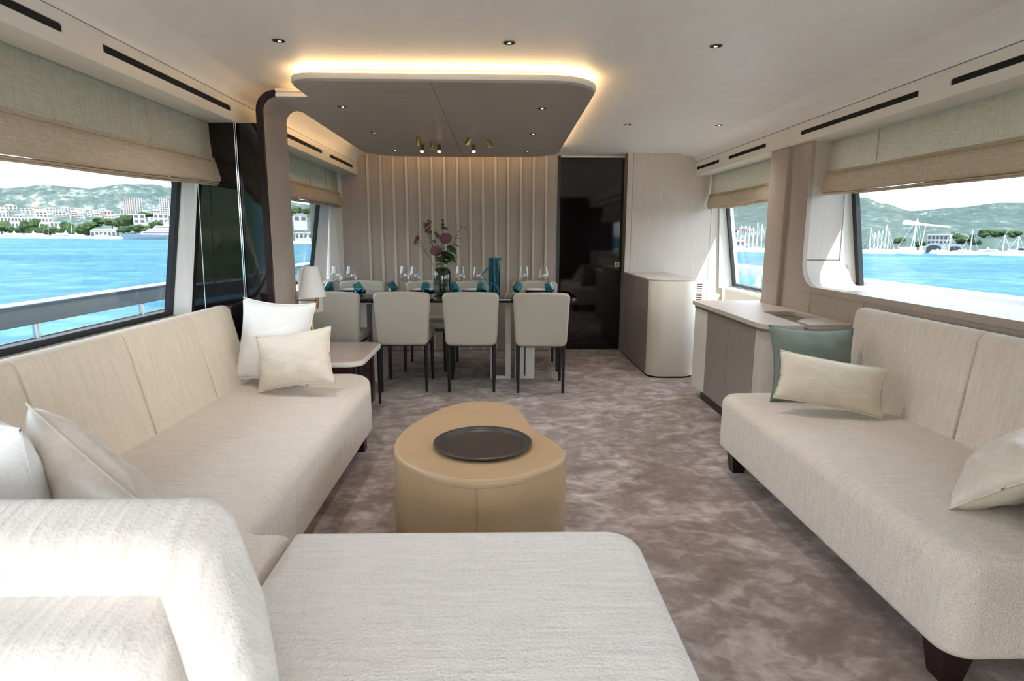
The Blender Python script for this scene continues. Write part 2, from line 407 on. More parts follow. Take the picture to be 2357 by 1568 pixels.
def make(name, g, mat, parent=None, smooth=35):
    me = bpy.data.meshes.new(name); me.from_pydata([tuple(p) for p in g[0]], [], g[1])
    bm = bmesh.new(); bm.from_mesh(me); bmesh.ops.recalc_face_normals(bm, faces=bm.faces[:]); bm.to_mesh(me); bm.free()
    if smooth:
        me.shade_smooth()
        try: me.set_sharp_from_angle(angle=R(smooth))
        except Exception: pass
    o = bpy.data.objects.new(name, me); COL.objects.link(o)
    me.materials.append(M[mat] if isinstance(mat, str) else mat)
    if parent is not None: o.parent = parent
    return o
def tag(o, label, cat, group=None):
    o['label'] = label; o['category'] = cat
    if group: o['group'] = group
    return o
def thing(name, label, cat, loc=(0, 0, 0), rz=0.0, group=None):
    o = bpy.data.objects.new(name, None); COL.objects.link(o); o.location = loc; o.rotation_euler = (0, 0, rz)
    o.empty_display_size = 0.1
    return tag(o, label, cat, group)
def part(t, name, g, mat, smooth=35):
    """geometry in world coordinates, child of an unrotated thing"""
    l = t.location
    return make(name, move(g, (-l.x, -l.y, -l.z)), mat, t, smooth)
def sub(t, pt, name, g, mat, smooth=35):
    """sub-part: world geometry, child of a part of an unrotated thing"""
    l = t.location
    return make(name, move(g, (-l.x, -l.y, -l.z)), mat, pt, smooth)
def struct(name, g, mat, label=None, smooth=35):
    o = make(name, g, mat, None, smooth); o['kind'] = 'structure'
    if label: o['label'] = label
    return o
def dup(root, loc, rz=None, label=None, group=None):
    r = root.copy(); COL.objects.link(r); r.location = loc
    if rz is not None: r.rotation_euler = (root.rotation_euler[0], root.rotation_euler[1], rz)
    if label: r['label'] = label
    if group: r['group'] = group
    for ch in list(root.children):
        c = ch.copy(); COL.objects.link(c); c.parent = r
        for gch in list(ch.children):
            d = gch.copy(); COL.objects.link(d); d.parent = c
    return r

CEIL = 2.10
# ================================================================== STRUCTURE
def GL(z): return -1.82 - 0.15*(1.54-z)     # raked glass plane, port side
def GR(z): return 2.40 + 0.15*(1.556-z)     # raked glass plane, starboard side
def rake(G, y0, y1, z0, z1, t):             # slab lying in a raked glass plane
    return slabq((G(z0), y0, z0), (G(z0), y1, z0), (G(z1), y1, z1), (G(z1), y0, z1), t)

struct('floor', box(-1.95, 2.55, -0.6, 6.75, -0.06, 0.0), 'carpet', 'taupe carpet with silvery cloudy blotches')
struct('ceiling', box(-1.36, 1.87, -0.6, 6.75, CEIL, CEIL+0.06), 'ceil', 'smooth off-white saloon ceiling')
struct('roof_and_shade_wing', join(box(-2.75, 2.6, -3.8, 7.4, 2.165, 2.30), box(2.6, 3.5, -3.8, 3.15, 2.165, 2.30)), 'gel')  # starboard wing and aft overhang are unseen, added to shade sill and near sofa
struct('roof_shade_house', box(-1.9, 1.8, 0.0, 9.0, 2.31, 4.4), 'gel')  # unseen upper deck, put in so its shade reaches the port rail

def cove(name, xs, xc, zs, y0, y1, label):
    pts = []
    for k in range(10):
        t = (PI/2 if xs < 0 else R(46))*k/9; pts.append((xc+(xs-xc)*math.cos(t), zs+(CEIL-zs)*math.sin(t)))
    if xs > 0: pts.append((xc-0.03, CEIL))
    s = 1 if xs > 0 else -1
    pts += [(xc-(0.03 if xs > 0 else 0), CEIL+0.06), (xs+s*0.18, CEIL+0.06), (xs+s*0.18, zs)]
    return struct(name, prism(pts, y0, y1, 'y'), 'ceil', label)
cove('trim_1', -1.48, -1.35, 2.003, -0.6, 6.63, 'curved cream cove above the port blinds')
cove('trim_2', 2.04, 1.89, 2.012, -0.6, 6.48, 'curved cream cove above the starboard blinds')

def fascia(name, x, s, y0, y1, slots, xo, ztop, label):
    """s points outboard; slots are the open air vents, recessed"""
    a, b = sorted((x, x+s*0.025)); g = []
    g.append(box(a, b, y0, y1, 1.880, 1.9285)); g.append(box(a, b, y0, y1, 1.9575, ztop-0.003))
    ys = [y0]
    for p, q in sorted(slots): ys += [p, q]
    ys.append(y1)
    for i in range(0, len(ys), 2): g.append(box(a, b, ys[i], ys[i+1], 1.9285, 1.9575))
    c, d = sorted((x+s*0.025, xo)); g.append(box(c, d, y0, y1, 1.880, 1.895))
    o = struct(name, join(*g), 'cream', label)
    for p, q in slots:
        e, f = sorted((x+s*0.0045, x+s*0.0060))
        rr = rpoly([(p, 1.9287, 0.011), (q, 1.9287, 0.011), (q, 1.9573, 0.011), (p, 1.9573, 0.011)], 6)
        make('vent_slot', prism(rr, e, f, 'x'), 'slot', o)
        make('vent_bed', box(*sorted((x+s*0.0060, x+s*0.0075)), p, q, 1.927, 1.959), 'cream', o)
    return o
fascia('trim_3', -1.48, -1, -0.6, 6.63, [(0.6, 2.25), (2.465, 3.57), (4.15, 5.345), (5.572, 6.43)], -1.635, 2.002, 'cream pelmet with black air slots over the port windows')
fascia('trim_4', 2.04, 1, -0.6, 6.48, [(5.78, 6.42), (4.78, 5.545), (3.07, 4.24), (1.6, 2.858), (0.2, 1.4)], 2.215, 2.010, 'cream pelmet with black air slots over the starboard windows')
struct('trim_5', box(-2.2, -1.665, -0.6, 6.63, 1.885, 2.16), 'white')
struct('trim_6', box(2.25, 2.58, -0.6, 6.48, 1.885, 2.16), 'white')

# ---- port side
struct('wall_left', join(box(-1.98, -1.66, -0.6, 3.62, 0.0, 0.79), box(-1.98, -1.66, 4.02, 6.63, 0.0, 0.80)), 'cream', 'cream wall panel below the port windows')
w1 = struct('window_1', join(rake(GL, -0.6, 3.575, 0.785, 0.825, 0.03), rake(GL, 3.532, 3.575, 0.785, 1.90, 0.03)), 'frame', 'large port window in a black gasket frame')
make('pane', rake(GL, -0.6, 3.54, 0.80, 1.90, 0.006), 'pane', w1)
make('jamb', slabq((GL(0.79), 3.575, 0.79), (-1.835, 3.63, 0.79), (-1.700, 3.63, 1.885), (GL(1.885), 3.575, 1.885), -0.02), 'white', w1)
w2 = struct('window_2', join(rake(GL, 4.02, 6.28, 0.785, 0.825, 0.03), rake(GL, 6.24, 6.285, 0.785, 1.90, 0.03)), 'frame', 'narrow port window beside the dining table')
make('pane', rake(GL, 4.02, 6.25, 0.80, 1.90, 0.006), 'pane', w2)
make('jamb', slabq((GL(0.79), 6.285, 0.79), (-1.80, 6.42, 0.79), (-1.70, 6.42, 1.885), (GL(1.885), 6.285, 1.885), -0.02), 'white', w2)
make('reveal', slabq((-1.80, 6.42, 0.0), (-1.665, 6.63, 0.0), (-1.655, 6.63, 1.885), (-1.70, 6.42, 1.885), -0.03), 'white', w2)
# gloss black pier between the windows
pier = struct('wall_left_pier', box(-1.95, -1.37, 3.775, 4.02, 0.0, 1.88), 'wood', 'gloss black pier between the port windows')
make('gloss_panel', slabq((-1.915, 3.660, 0.2), (-1.505, 3.630, 0.2), (-1.492, 3.630, 1.88), (-1.690, 3.650, 1.88), -0.012), 'black', pier)
cv = [(-1.495, 3.648), (-1.45, 3.6435), (-1.41, 3.6435), (-1.370, 3.648), (-1.36, 3.68), (-1.36, 3.775), (-1.532, 3.775)]
make('gloss_corner', prism(cv, 0.0, 1.88, 'z'), 'black', pier, 60)
for dx, rr in ((-0.004, 0.003), (0.005, 0.0025)):
    make('chrome_strip', tube([(-1.503+dx, 3.628, 0.2), (-1.490+dx, 3.628, 1.88)], rr, 10), 'chrome', pier)
# portal frame: veneer pilaster curving into the ceiling panel
def arch(t0, t1):
    P = [(-1.33-t0, 0.0), (-1.33-t0, 1.945)]
    for k in range(1, 11):
        a = PI - PI/2*k/10; P.append((-1.255+(0.075+t0)*math.cos(a), 1.945+(0.075+t0)*math.sin(a)))
    Q = [(-1.33-t1, 0.0), (-1.33-t1, 1.945)]
    for k in range(1, 11):
        a = PI - PI/2*k/10; Q.append((-1.255+(0.075+t1)*math.cos(a), 1.945+(0.075+t1)*math.sin(a)))
    return P+Q[::-1]
pil = struct('trim_7', prism(arch(0.0, 0.036), 3.652, 4.03, 'y'), 'wood', 'veneer portal frame curving from the pier up to the ceiling panel', 50)
make('front_edge', prism(arch(0.002, 0.036), 3.626, 3.650, 'y'), 'rim', pil, 50)
make('edge_strip', join(box(-1.253, -1.06, 3.630, 3.652, 2.022, 2.040), box(-1.253, -1.06, 3.640, 3.652, 2.040, 2.049), box(-1.253, -1.06, 3.630, 3.652, 2.049, 2.066)), 'cream', pil)
make('filler', box(-1.30, -1.08, 3.90, 4.02, 2.058, 2.10), 'cream', pil)
make('joint', box(-1.3305, -1.3285, 3.655, 4.03, 1.9440, 1.9465), 'wood_dark', pil)

# ---- starboard side
near = [(-0.6, 0.0), (4.44, 0.0), (4.44, 1.88), (4.15, 1.88), (4.15, 0.925, 0.17), (-0.6, 0.925)]
wr = struct('wall_right', prism(rpoly(near, 12), 2.08, 2.11, 'x'), 'wood', 'ash lining around the large starboard window')
make('lower_liner', box(2.11, 2.60, -0.6, 4.40, 0.0, 0.885), 'white', wr)
make('sill', box(2.075, 2.52, -0.6, 4.15, 0.890, 0.926), 'wood', wr)
fil = [(4.152, 0.926), (4.152, 1.100)] + [(4.152-0.17+0.17*math.cos(a), 1.096-0.17*math.sin(a)) for a in [PI/2*k/12 for k in range(13)]]
make('corner_fillet', prism(fil, 2.112, 2.40, 'x'), 'wood_light', wr, 60)
make('reveal', slabq((2.082, 4.152, 0.926), (2.345, 4.156, 0.926), (2.345, 4.156, 1.885), (2.082, 4.152, 1.885), -0.03), 'wood_light', wr)
make('joint', join(box(2.0785, 2.0802, 4.002, 4.005, 0.0, 0.925), box(2.0785, 2.0802, 3.40, 3.403, 0.0, 0.89)), 'wood_dark', wr)
pl = [(4.42, 0.0), (4.93, 0.0), (4.93, 0.70), (4.69, 0.70, 0.17), (4.69, 1.88), (4.42, 1.88)]
plp = struct('trim_8', prism(rpoly(pl, 12), 2.045, 2.12, 'x', 0.012, 0.0), 'wood', 'ash pilaster between the starboard windows with flared foot', 50)
make('pier_core', box(2.12, 2.36, 4.19, 4.68, 0.0, 1.88), 'wood_light', plp)
make('joint', box(2.0440, 2.0455, 4.43, 4.72, 0.915, 0.918), 'wood_dark', plp)
struct('wall_right_low', join(box(2.43, 2.62, 4.68, 6.48, 0.0, 0.715), box(2.10, 2.43, 4.68, 6.48, 0.0, 0.45)), 'cream', 'cream ledge below the narrow starboard window')
w3 = struct('window_3', join(rake(GR, -0.6, 4.145, 0.80, 0.84, -0.03), rake(GR, 4.100, 4.145, 0.80, 1.90, -0.03)), 'frame', 'large starboard window in a black gasket frame')
make('pane', rake(GR, -0.6, 4.11, 0.82, 1.90, 0.006), 'pane', w3)
make('jamb', slabq((2.345, 4.150, 0.90), (GR(0.90)+0.02, 4.146, 0.90), (GR(1.885)+0.02, 4.146, 1.885), (2.33, 4.150, 1.885), -0.02), 'white', w3)
w4 = struct('window_4', join(rake(GR, 4.68, 6.44, 0.742, 0.768, -0.03), rake(GR, 6.400, 6.445, 0.742, 1.90, -0.03)), 'frame', 'narrow starboard window behind the console cabinet')
make('pane', rake(GR, 4.68, 6.41, 0.75, 1.90, 0.006), 'pane', w4)
make('sill', slabq((2.42, 4.68, 0.715), (GR(0.745)+0.03, 4.68, 0.742), (GR(0.745)+0.03, 6.46, 0.742), (2.42, 6.46, 0.715), -0.02), 'white', w4)
make('jamb', slabq((2.36, 6.476, 0.715), (GR(0.715)+0.05, 6.450, 0.715), (GR(1.885)+0.05, 6.450, 1.885), (2.30, 6.476, 1.885), 0.02), 'white', w4)

# ---- forward bulkhead with slats, door, starboard bulkhead
wb = struct('wall_back', box(-2.0, 0.628, 6.63, 6.75, 0.0, CEIL), 'wood', 'ash veneer bulkhead behind the dining table')
for k in range(15):
    x = -1.372+0.1343*k
    o = make('slat', box(-0.0135, 0.0135, -0.024, 0.0, 0.012, 2.095, 0.003, 1), 'slat', wb) if k == 0 else None
    if k == 0: s0 = o
    else:
        o = s0.copy(); COL.objects.link(o); o.parent = wb
    o.location = (x, 6.63, 0)
struct('baseboard_back', box(-1.66, 0.628, 6.622, 6.63, 0.0, 0.012), 'wood_dark')
make('door_backing', box(0.60, 1.36, 6.67, 6.75, -0.02, 2.16), 'slot', wb)
dr = struct('door_1', box(0.628, 1.338, 6.630, 6.67, 0.012, 2.068, 0.002, 1), 'black', 'gloss black sliding door beside the slatted bulkhead')
make('door_edge', box(0.628, 0.660, 6.622, 6.630, 0.012, 2.085), 'blackmetal', dr)
make('top_rail', box(0.662, 1.36, 6.615, 6.67, 2.070, 2.086), 'cream', dr)
make('head_trim', box(0.628, 1.36, 6.632, 6.67, 2.086, 2.102), 'wood', dr)
make('threshold', box(0.628, 1.338, 6.62, 6.67, -0.005, 0.012), 'wood_dark', dr)
dh = make('door_handle', box(1.262, 1.316, 6.618, 6.630, 0.925, 0.978, 0.003, 1), 'chrome', dr)
make('handle_recess', move(rot(lathe([(0.0, 0.0), (0.017, 0.0), (0.020, 0.004), (0.020, 0.006)], 20), (PI/2, 0, 0)), (1.289, 6.618, 0.951)), 'bronze', dh)
wbr = struct('wall_back_starboard', box(1.340, 2.41, 6.492, 6.75, 0.0, CEIL), 'wood', 'pale ash bulkhead beside the narrow starboard window')
make('panel', box(1.342, 1.396, 6.48, 6.492, 0.0, CEIL), 'wood_light', wbr)
make('panel', box(1.399, 2.235, 6.48, 6.492, 0.0, CEIL), 'wood_light', wbr)
make('panel', box(2.238, 2.40, 6.48, 6.492, 0.0, CEIL), 'wood_light', wbr)
make('door_jamb', box(1.338, 1.341, 6.482, 6.63, 0.0, CEIL), 'wood_dark', wbr)

# ---- hanging ceiling panel with warm cove light
cp_poly = rpoly([(-1.075, 3.245, 0.14), (0.53, 3.25, 0.27), (0.575, 6.22, 0.38), (-1.27, 6.22, 0.38), (-1.245, 4.06, 0.03), (-1.265, 4.03), (-1.265, 3.652), (-1.075, 3.652, 0.05)], 10)
cp = thing('ceiling_panel', 'ash veneered floating ceiling panel with glowing edge above the dining table', 'ceiling panel', (-0.35, 4.7, 2.02))
rim_ = part(cp, 'rim', prism(cp_poly, 2.029, 2.058, 'z', 0.004, 0.004, 2), 'cream')
inner = inset(cp_poly, 0.010)
SX, SY = -0.345, 4.30
for a, b in ((1, 1), (1, -1), (-1, 1), (-1, -1)):
    q = clip(clip(inner, a, 0, a*SX-0.0012), 0, b, b*SY-0.0012)
    part(cp, 'board', prism(q, 2.018, 2.030, 'z', 0.001, 0, 1), 'wood_x')
led_poly = rpoly([(-1.035, 3.280, 0.12), (0.495, 3.285, 0.25), (0.540, 6.185, 0.36), (-1.235, 6.185, 0.36), (-1.215, 4.08, 0.05), (-1.035, 3.62, 0.05)], 8)
if area2(led_poly) < 0: led_poly = led_poly[::-1]
li = inset(led_poly, 0.010); n = len(led_poly)
ring = [(x, y, z) for P_, z in ((led_poly, 2.060), (led_poly, 2.071), (li, 2.071), (li, 2.060)) for x, y in P_]
sub(cp, rim_, 'led_strip', (ring, [(k*n+i, k*n+(i+1) % n, ((k+1) % 4)*n+(i+1) % n, ((k+1) % 4)*n+i) for k in range(4) for i in range(n)]), 'led', 0)
part(cp, 'hanger', join(box(-0.9, -0.84, 3.9, 5.8, 2.058, 2.10), box(0.2, 0.26, 3.9, 5.8, 2.058, 2.10)), 'cream')

# ---- recessed downlights
def downlight(z):
    t = thing('downlight', 'x', 'downlight', (0, 0, z))
    make('ring', lathe([(0.0255, -0.001), (0.029, -0.003), (0.030, 0.0), (0.027, 0.002)], 24, False), 'bronze', t)
    make('recess', lathe([(0.0, -0.0010), (0.0262, -0.0012)], 20, False), 'slot', t)
    make('lens', move(lathe([(0.0, -0.0022), (0.008, -0.0018)], 14, False), (0.002, 0.008, 0)), 'lens', t)
    ld = bpy.data.lights.new('downlight_lamp', 'SPOT'); ld.energy = 5.0; ld.spot_size = R(125); ld.spot_blend = 1.0; ld.shadow_soft_size = 0.03; ld.color = (1.0, 0.93, 0.85)
    lo = bpy.data.objects.new('lamp_light', ld); COL.objects.link(lo); lo.parent = t; lo.location = (0, 0, -0.012)
    return t
dl = downlight(CEIL)
dl.location = (-0.969, 2.89, CEIL); dl['label'] = 'ceiling downlight nearest the long black air slot of the port pelmet'
for (x, y), lb in (((0.048, 2.885), 'ceiling downlight in front of the middle of the floating panel'),
                   ((0.978, 2.90), 'ceiling downlight nearest the long air slot of the starboard pelmet'),
                   ((0.992, 4.865), 'ceiling downlight just beside the glowing long edge of the floating panel'),
                   ((1.699, 4.86), 'ceiling downlight closest to the starboard cove near the pilaster')):
    dup(dl, (x, y, CEIL), label=lb)
names = ['front', 'middle', 'rear']
ld2 = bpy.data.lights['downlight_lamp'].copy(); ld2.energy = 0.9
for i, y in enumerate((3.87, 4.81, 5.77)):
    for x, sd in ((-0.94, 'port'), (0.265, 'starboard')):
        d2 = dup(dl, (x, y, 2.018), label='downlight in the %s row of the floating panel, %s side' % (names[i], sd))
        for ch in d2.children:
            if ch.type == 'LIGHT': ch.data = ld2
# ================================================================== FURNITURE
# ---- roman blinds
def blind(name, label, G, X, s, y0, y1, sag, seams, open_end=None, seed=0):
    """s = +1 when the room lies toward +x of the blind (port), -1 starboard"""
    rnd = random.Random(seed)
    t = thing(name, label, 'roman blind', (X, (y0+y1)/2, 1.53), group='linen roman blinds')
    ny = 48
    def wav(y, k): return math.sin(y*k+seed)*0.5+math.sin(y*k*2.3+seed*1.7)*0.3
    def strip(prof):
        V = []; Fc = []; m = len(prof(0.0))
        for i in range(ny+1):
            f = i/ny; y = y0+(y1-y0)*f
            V += [(X+s*a, y, z) for a, z in prof(f)]
        for i in range(ny):
            for j in range(m-1): Fc.append((i*m+j, (i+1)*m+j, (i+1)*m+j+1, i*m+j+1))
        return V, Fc
    def S(f): return -sag*4*f*(1-f) + 0.006*wav(f*9, 1.0)
    part(t, 'panel', strip(lambda f: [(0.002*wav(f*14, 1.0), 1.888), (0.003+0.003*wav(f*12, 1.3), 1.80), (0.006+0.003*wav(f*12, 1.1), 1.72), (0.012, 1.655+S(f)*0.5)]), 'blind_top', 60)
    part(t, 'hem_tape', strip(lambda f: [(0.012, 1.690+S(f)*0.5), (0.020, 1.688+S(f)*0.5), (0.024, 1.672+S(f)*0.5), (0.016, 1.668+S(f)*0.5)]), 'blind_fold', 60)
    fb = part(t, 'fold_band', strip(lambda f: [(0.014, 1.676+S(f)*0.5), (0.030, 1.66+S(f)*0.5), (0.042+0.004*wav(f*7, 1.0), 1.61+S(f)*0.8), (0.050+0.006*wav(f*7, 1.2), 1.572+S(f)),
                                          (0.046, 1.560+S(f)), (0.026, 1.562+S(f)), (-0.01, 1.58+S(f))]), 'blind_fold', 60)
    for q, (dz, dx) in enumerate(((0.0, 0.044), (-0.011, 0.036), (-0.020, 0.028))):
        sub(t, fb, 'hem_fold', strip(lambda f: [(dx-0.03, 1.566+dz+S(f)), (dx-0.004, 1.566+dz+S(f)+0.003*wav(f*16+q, 1.0)), (dx+0.002, 1.561+dz+S(f)+0.003*wav(f*16+q, 1.0)), (dx-0.004, 1.555+dz+S(f)+0.003*wav(f*16+q, 1.0)), (dx-0.03, 1.557+dz+S(f))]), 'blind_fold', 60)
    for ys in seams:
        part(t, 'seam', box(*sorted((X+s*0.006, X+s*0.011)), ys-0.003, ys+0.003, 1.685, 1.886), 'blind_fold')
    return t
b1 = blind('roman_blind', 'long linen roman blind over the large port window behind the sofa', GL, -1.645, 1, 0.2, 3.655, 0.045, (3.02, 1.9), seed=1)
part(b1, 'pull_cord', tube([(-1.70, 3.585, 1.60), (-1.72, 3.590, 0.75)], 0.002, 6), 'white')
blind('roman_blind', 'short linen roman blind over the narrow port window by the slats', GL, -1.648, 1, 4.06, 6.44, 0.012, (4.9, 5.5, 6.0), seed=2)
blind('roman_blind', 'long linen roman blind over the large starboard window behind the sofa', GR, 2.215, -1, 0.2, 4.21, 0.032, (3.63, 2.2), seed=3)
blind('roman_blind', 'short linen roman blind over the narrow starboard window above the console', GR, 2.222, -1, 4.72, 6.46, 0.010, (), seed=5)

# ---- sofas
def back_profile(base, top, thick, r):
    """rounded slab profile between two points in a plane, thickness to the rear"""
    b = Vector(base); t = Vector(top); d = (t-b).normalized(); n = Vector((-d.y, d.x))
    if n.x*thick < 0 and False: n = -n
    return [tuple(b), (t.x, t.y, r), (t.x+n.x*thick, t.y+n.y*thick, r), (b.x+n.x*thick, b.y+n.y*thick)]
sofa = thing('corner_sofa', 'cream boucle corner sofa with chaise under the port window', 'sofa', (-0.75, 2.0, 0.0))
seatA = rpoly([(-1.56, 3.70), (-0.80, 3.72, 0.16), (-0.735, 3.42, 0.2), (-0.735, 1.662, 0.15), (-0.602, 1.662), (-0.602, 1.10), (-1.56, 1.10)], 10)
part(sofa, 'seat', prism(seatA, 0.125, 0.415, 'z', 0.03, 0.055, 6), 'boucle', 60)
seatB = rpoly([(-0.600, 0.42), (0.405, 0.42, 0.10), (0.405, 1.668, 0.10), (-0.600, 1.668)], 10)
part(sofa, 'chaise_seat', prism(seatB, 0.125, 0.415, 'z', 0.03, 0.055, 6), 'boucle_lit', 60)
# back along the port side: three cushions and a corner
ys = [1.02, 1.95, 2.525, 3.10, 3.56]
for a, b in zip(ys[:-1], ys[1:]):
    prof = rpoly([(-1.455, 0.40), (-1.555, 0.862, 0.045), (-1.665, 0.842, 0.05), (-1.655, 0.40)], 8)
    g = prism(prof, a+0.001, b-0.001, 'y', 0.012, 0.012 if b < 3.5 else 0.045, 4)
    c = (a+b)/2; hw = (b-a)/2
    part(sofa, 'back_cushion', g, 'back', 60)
def flare(g):
    return xf(g, lambda p: (p.x+((1.2-p.y)*0.45*max(0, 1-(p.z-0.42)/0.38)-0.035 if p.x > -0.56 else 0), p.y, p.z))
# near back seen from behind, leaning toward the camera, on its lower frame
pr = rpoly([(1.215, 0.36), (1.062, 0.800, 0.050), (0.925, 0.752, 0.055), (1.02, 0.36)], 8)
part(sofa, 'near_back_cushion', prism(pr, -1.62, -0.50, 'x', 0.03, 0.045, 5), 'boucle_x_lit', 60)
part(sofa, 'near_back_end', flare(prism(rpoly([(1.213, 0.37), (1.150, 0.56), (1.064, 0.800, 0.050), (0.925, 0.752, 0.055), (0.87, 0.56), (0.80, 0.37)], 8), -0.555, -0.455, 'x', 0.01, 0.045, 5)), 'boucle_x_lit', 60)
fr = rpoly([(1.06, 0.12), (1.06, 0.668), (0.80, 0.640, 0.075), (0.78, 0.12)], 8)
part(sofa, 'near_back_frame', prism(fr, -1.62, -0.525, 'x', 0.03, 0.055, 5), 'boucle_x_lit', 60)
for x, y in ((-0.82, 3.46), (-1.4, 3.5), (-0.80, 2.2), (0.30, 1.55), (0.30, 0.6), (-0.5, 0.6)):
    part(sofa, 'foot', prism([(x-0.035, y-0.035), (x+0.035, y-0.035), (x+0.035, y+0.035), (x-0.035, y+0.035)], 0.0, 0.128, 'z'), 'rim')
part(sofa, 'plinth', box(-0.86, -0.79, 1.75, 2.45, 0.02, 0.126), 'stitch')

sofa2 = thing('sofa', 'cream boucle two-seat sofa against the starboard wall', 'sofa', (1.62, 2.3, 0.0))
seatR = rpoly([(1.205, 1.435, 0.08), (2.04, 1.435), (2.04, 3.24), (1.205, 3.215, 0.09)], 10)
part(sofa2, 'seat', prism(seatR, 0.125, 0.418, 'z', 0.025, 0.055, 6), 'boucle', 60)
for a, b in ((1.35, 2.405), (2.408, 3.30)):
    prof = rpoly([(1.905, 0.40), (1.958, 0.885, 0.045), (2.068, 0.862, 0.05), (2.060, 0.40)], 8)
    part(sofa2, 'back_cushion', prism(prof, a, b, 'y', 0.02 if a > 2 else 0.03, 0.015 if b < 3 else 0.05, 4), 'boucle', 60)
def splay_foot(x, y, sx, sy):
    h = 0.130; return [(x, y, h), (x+sx*0.10, y, h), (x+sx*0.10, y+sy*0.10, h), (x, y+sy*0.10, h), (x+sx*0.015, y+sy*0.015, 0), (x+sx*0.075, y+sy*0.015, 0), (x+sx*0.075, y+sy*0.075, 0), (x+sx*0.015, y+sy*0.075, 0)], [(0, 1, 2, 3), (7, 6, 5, 4), (0, 4, 5, 1), (1, 5, 6, 2), (2, 6, 7, 3), (3, 7, 4, 0)]
for x, y, sx, sy in ((1.245, 3.15, 1, -1), (1.245, 1.50, 1, 1), (1.98, 3.15, -1, -1), (1.98, 1.50, -1, 1)):
    part(sofa2, 'foot', splay_foot(x, y, sx, sy), 'rim')

# ---- pillows
def pillow_geom(w, h, t, n=26, seed=0, pinch=0.07, wr=0.006):
    V = []; Fc = []; idx = {}
    def pt(i, j, side):
        u = -1+2*i/n; v = -1+2*j/n
        x = w/2*u*(1-pinch*(1-v*v)); z = h/2*v*(1-pinch*(1-u*u))
        e = max(0.0, (1-abs(u)**2.6))**0.55*max(0.0, (1-abs(v)**2.6))**0.55
        y = side*t/2*e
        nn = mnoise.noise(Vector((x*16+seed, z*16, side*3+seed)))*wr*(0.25+e) + mnoise.noise(Vector((x*45+seed, z*45, side*5)))*wr*0.35*e
        return (x, y+nn*(1 if e > 0 else 0.5), z)
    for side in (1, -1):
        for i in range(n+1):
            for j in range(n+1):
                edge = i in (0, n) or j in (0, n)
                if edge and side == -1: idx[(i, j, -1)] = idx[(i, j, 1)]
                else:
                    idx[(i, j, side)] = len(V); V.append(pt(i, j, side))
        for i in range(n):
            for j in range(n): Fc.append((idx[(i, j, side)], idx[(i+1, j, side)], idx[(i+1, j+1, side)], idx[(i, j+1, side)]))
    return V, Fc
def piping(w, h, pinch):
    pts = []
    for k in range(25): u = -1+2*k/24; pts.append((w/2*u, 0, -h/2*(1-pinch*(1-u*u))))
    for k in range(1, 25): v = -1+2*k/24; pts.append((w/2*(1-pinch*(1-v*v)), 0, h/2*v))
    for k in range(1, 25): u = 1-2*k/24; pts.append((w/2*u, 0, h/2*(1-pinch*(1-u*u))))
    for k in range(1, 25): v = 1-2*k/24; pts.append((-w/2*(1-pinch*(1-v*v)), 0, h/2*v))
    return tube(pts, 0.0035, 6)
def pillow(label, w, h, t, mat, loc, e, seed=0, pinch=0.07, wr=0.006):
    o = thing('throw_pillow', label, 'pillow', loc); o.rotation_euler = e; o['group'] = 'throw pillows on the sofas'
    cv_ = make('cover', pillow_geom(w, h, t, seed=seed, pinch=pinch, wr=wr), mat, o, 80)
    make('piping', piping(w, h, pinch), mat, cv_, 80)
    return o
# local frame: x width, y thickness, z height (+y faces the room's bow)
pillow('large white linen pillow at the far corner of the corner sofa', 0.45, 0.47, 0.17, 'pil_white', (-1.262, 3.41, 0.662), (R(-13), R(3), R(-12)), 1, 0.10)
pillow('champagne lumbar pillow leaning on the large white pillow', 0.44, 0.30, 0.14, 'pil_beige', (-1.085, 3.20, 0.602), (R(-16), R(-9), R(-10)), 2, 0.09, 0.008)
pillow('big white pillow propped in the near corner of the corner sofa', 0.50, 0.50, 0.20, 'pil_white', (-1.27, 1.40, 0.64), (R(14), R(8), R(-16)), 3)
pillow('silvery satin pillow beside the white pillow in the near sofa corner', 0.46, 0.36, 0.17, 'pil_silver', (-0.985, 1.44, 0.605), (R(20), R(22), R(-28)), 4, 0.05, 0.010)
pillow('sage green pillow beside the console end of the starboard sofa', 0.47, 0.40, 0.14, 'pil_green', (1.632, 3.06, 0.598), (R(-16), R(3), R(4)), 5, 0.11, 0.009)
pillow('patterned champagne lumbar pillow in front of the sage green pillow', 0.48, 0.235, 0.13, 'pil_beige', (1.572, 2.77, 0.570), (R(-22), R(8), R(-16)), 6, 0.08, 0.008)
pillow('satin pillow lying near the close end of the starboard sofa', 0.46, 0.34, 0.17, 'pil_silver', (1.655, 1.80, 0.545), (R(50), R(-4), R(42)), 7, 0.05, 0.012)
pillow('sage green pillow at the close end of the starboard sofa, cut by the picture edge', 0.40, 0.40, 0.14, 'pil_green', (1.64, 1.50, 0.56), (R(40), R(0), R(55)), 8, 0.08)

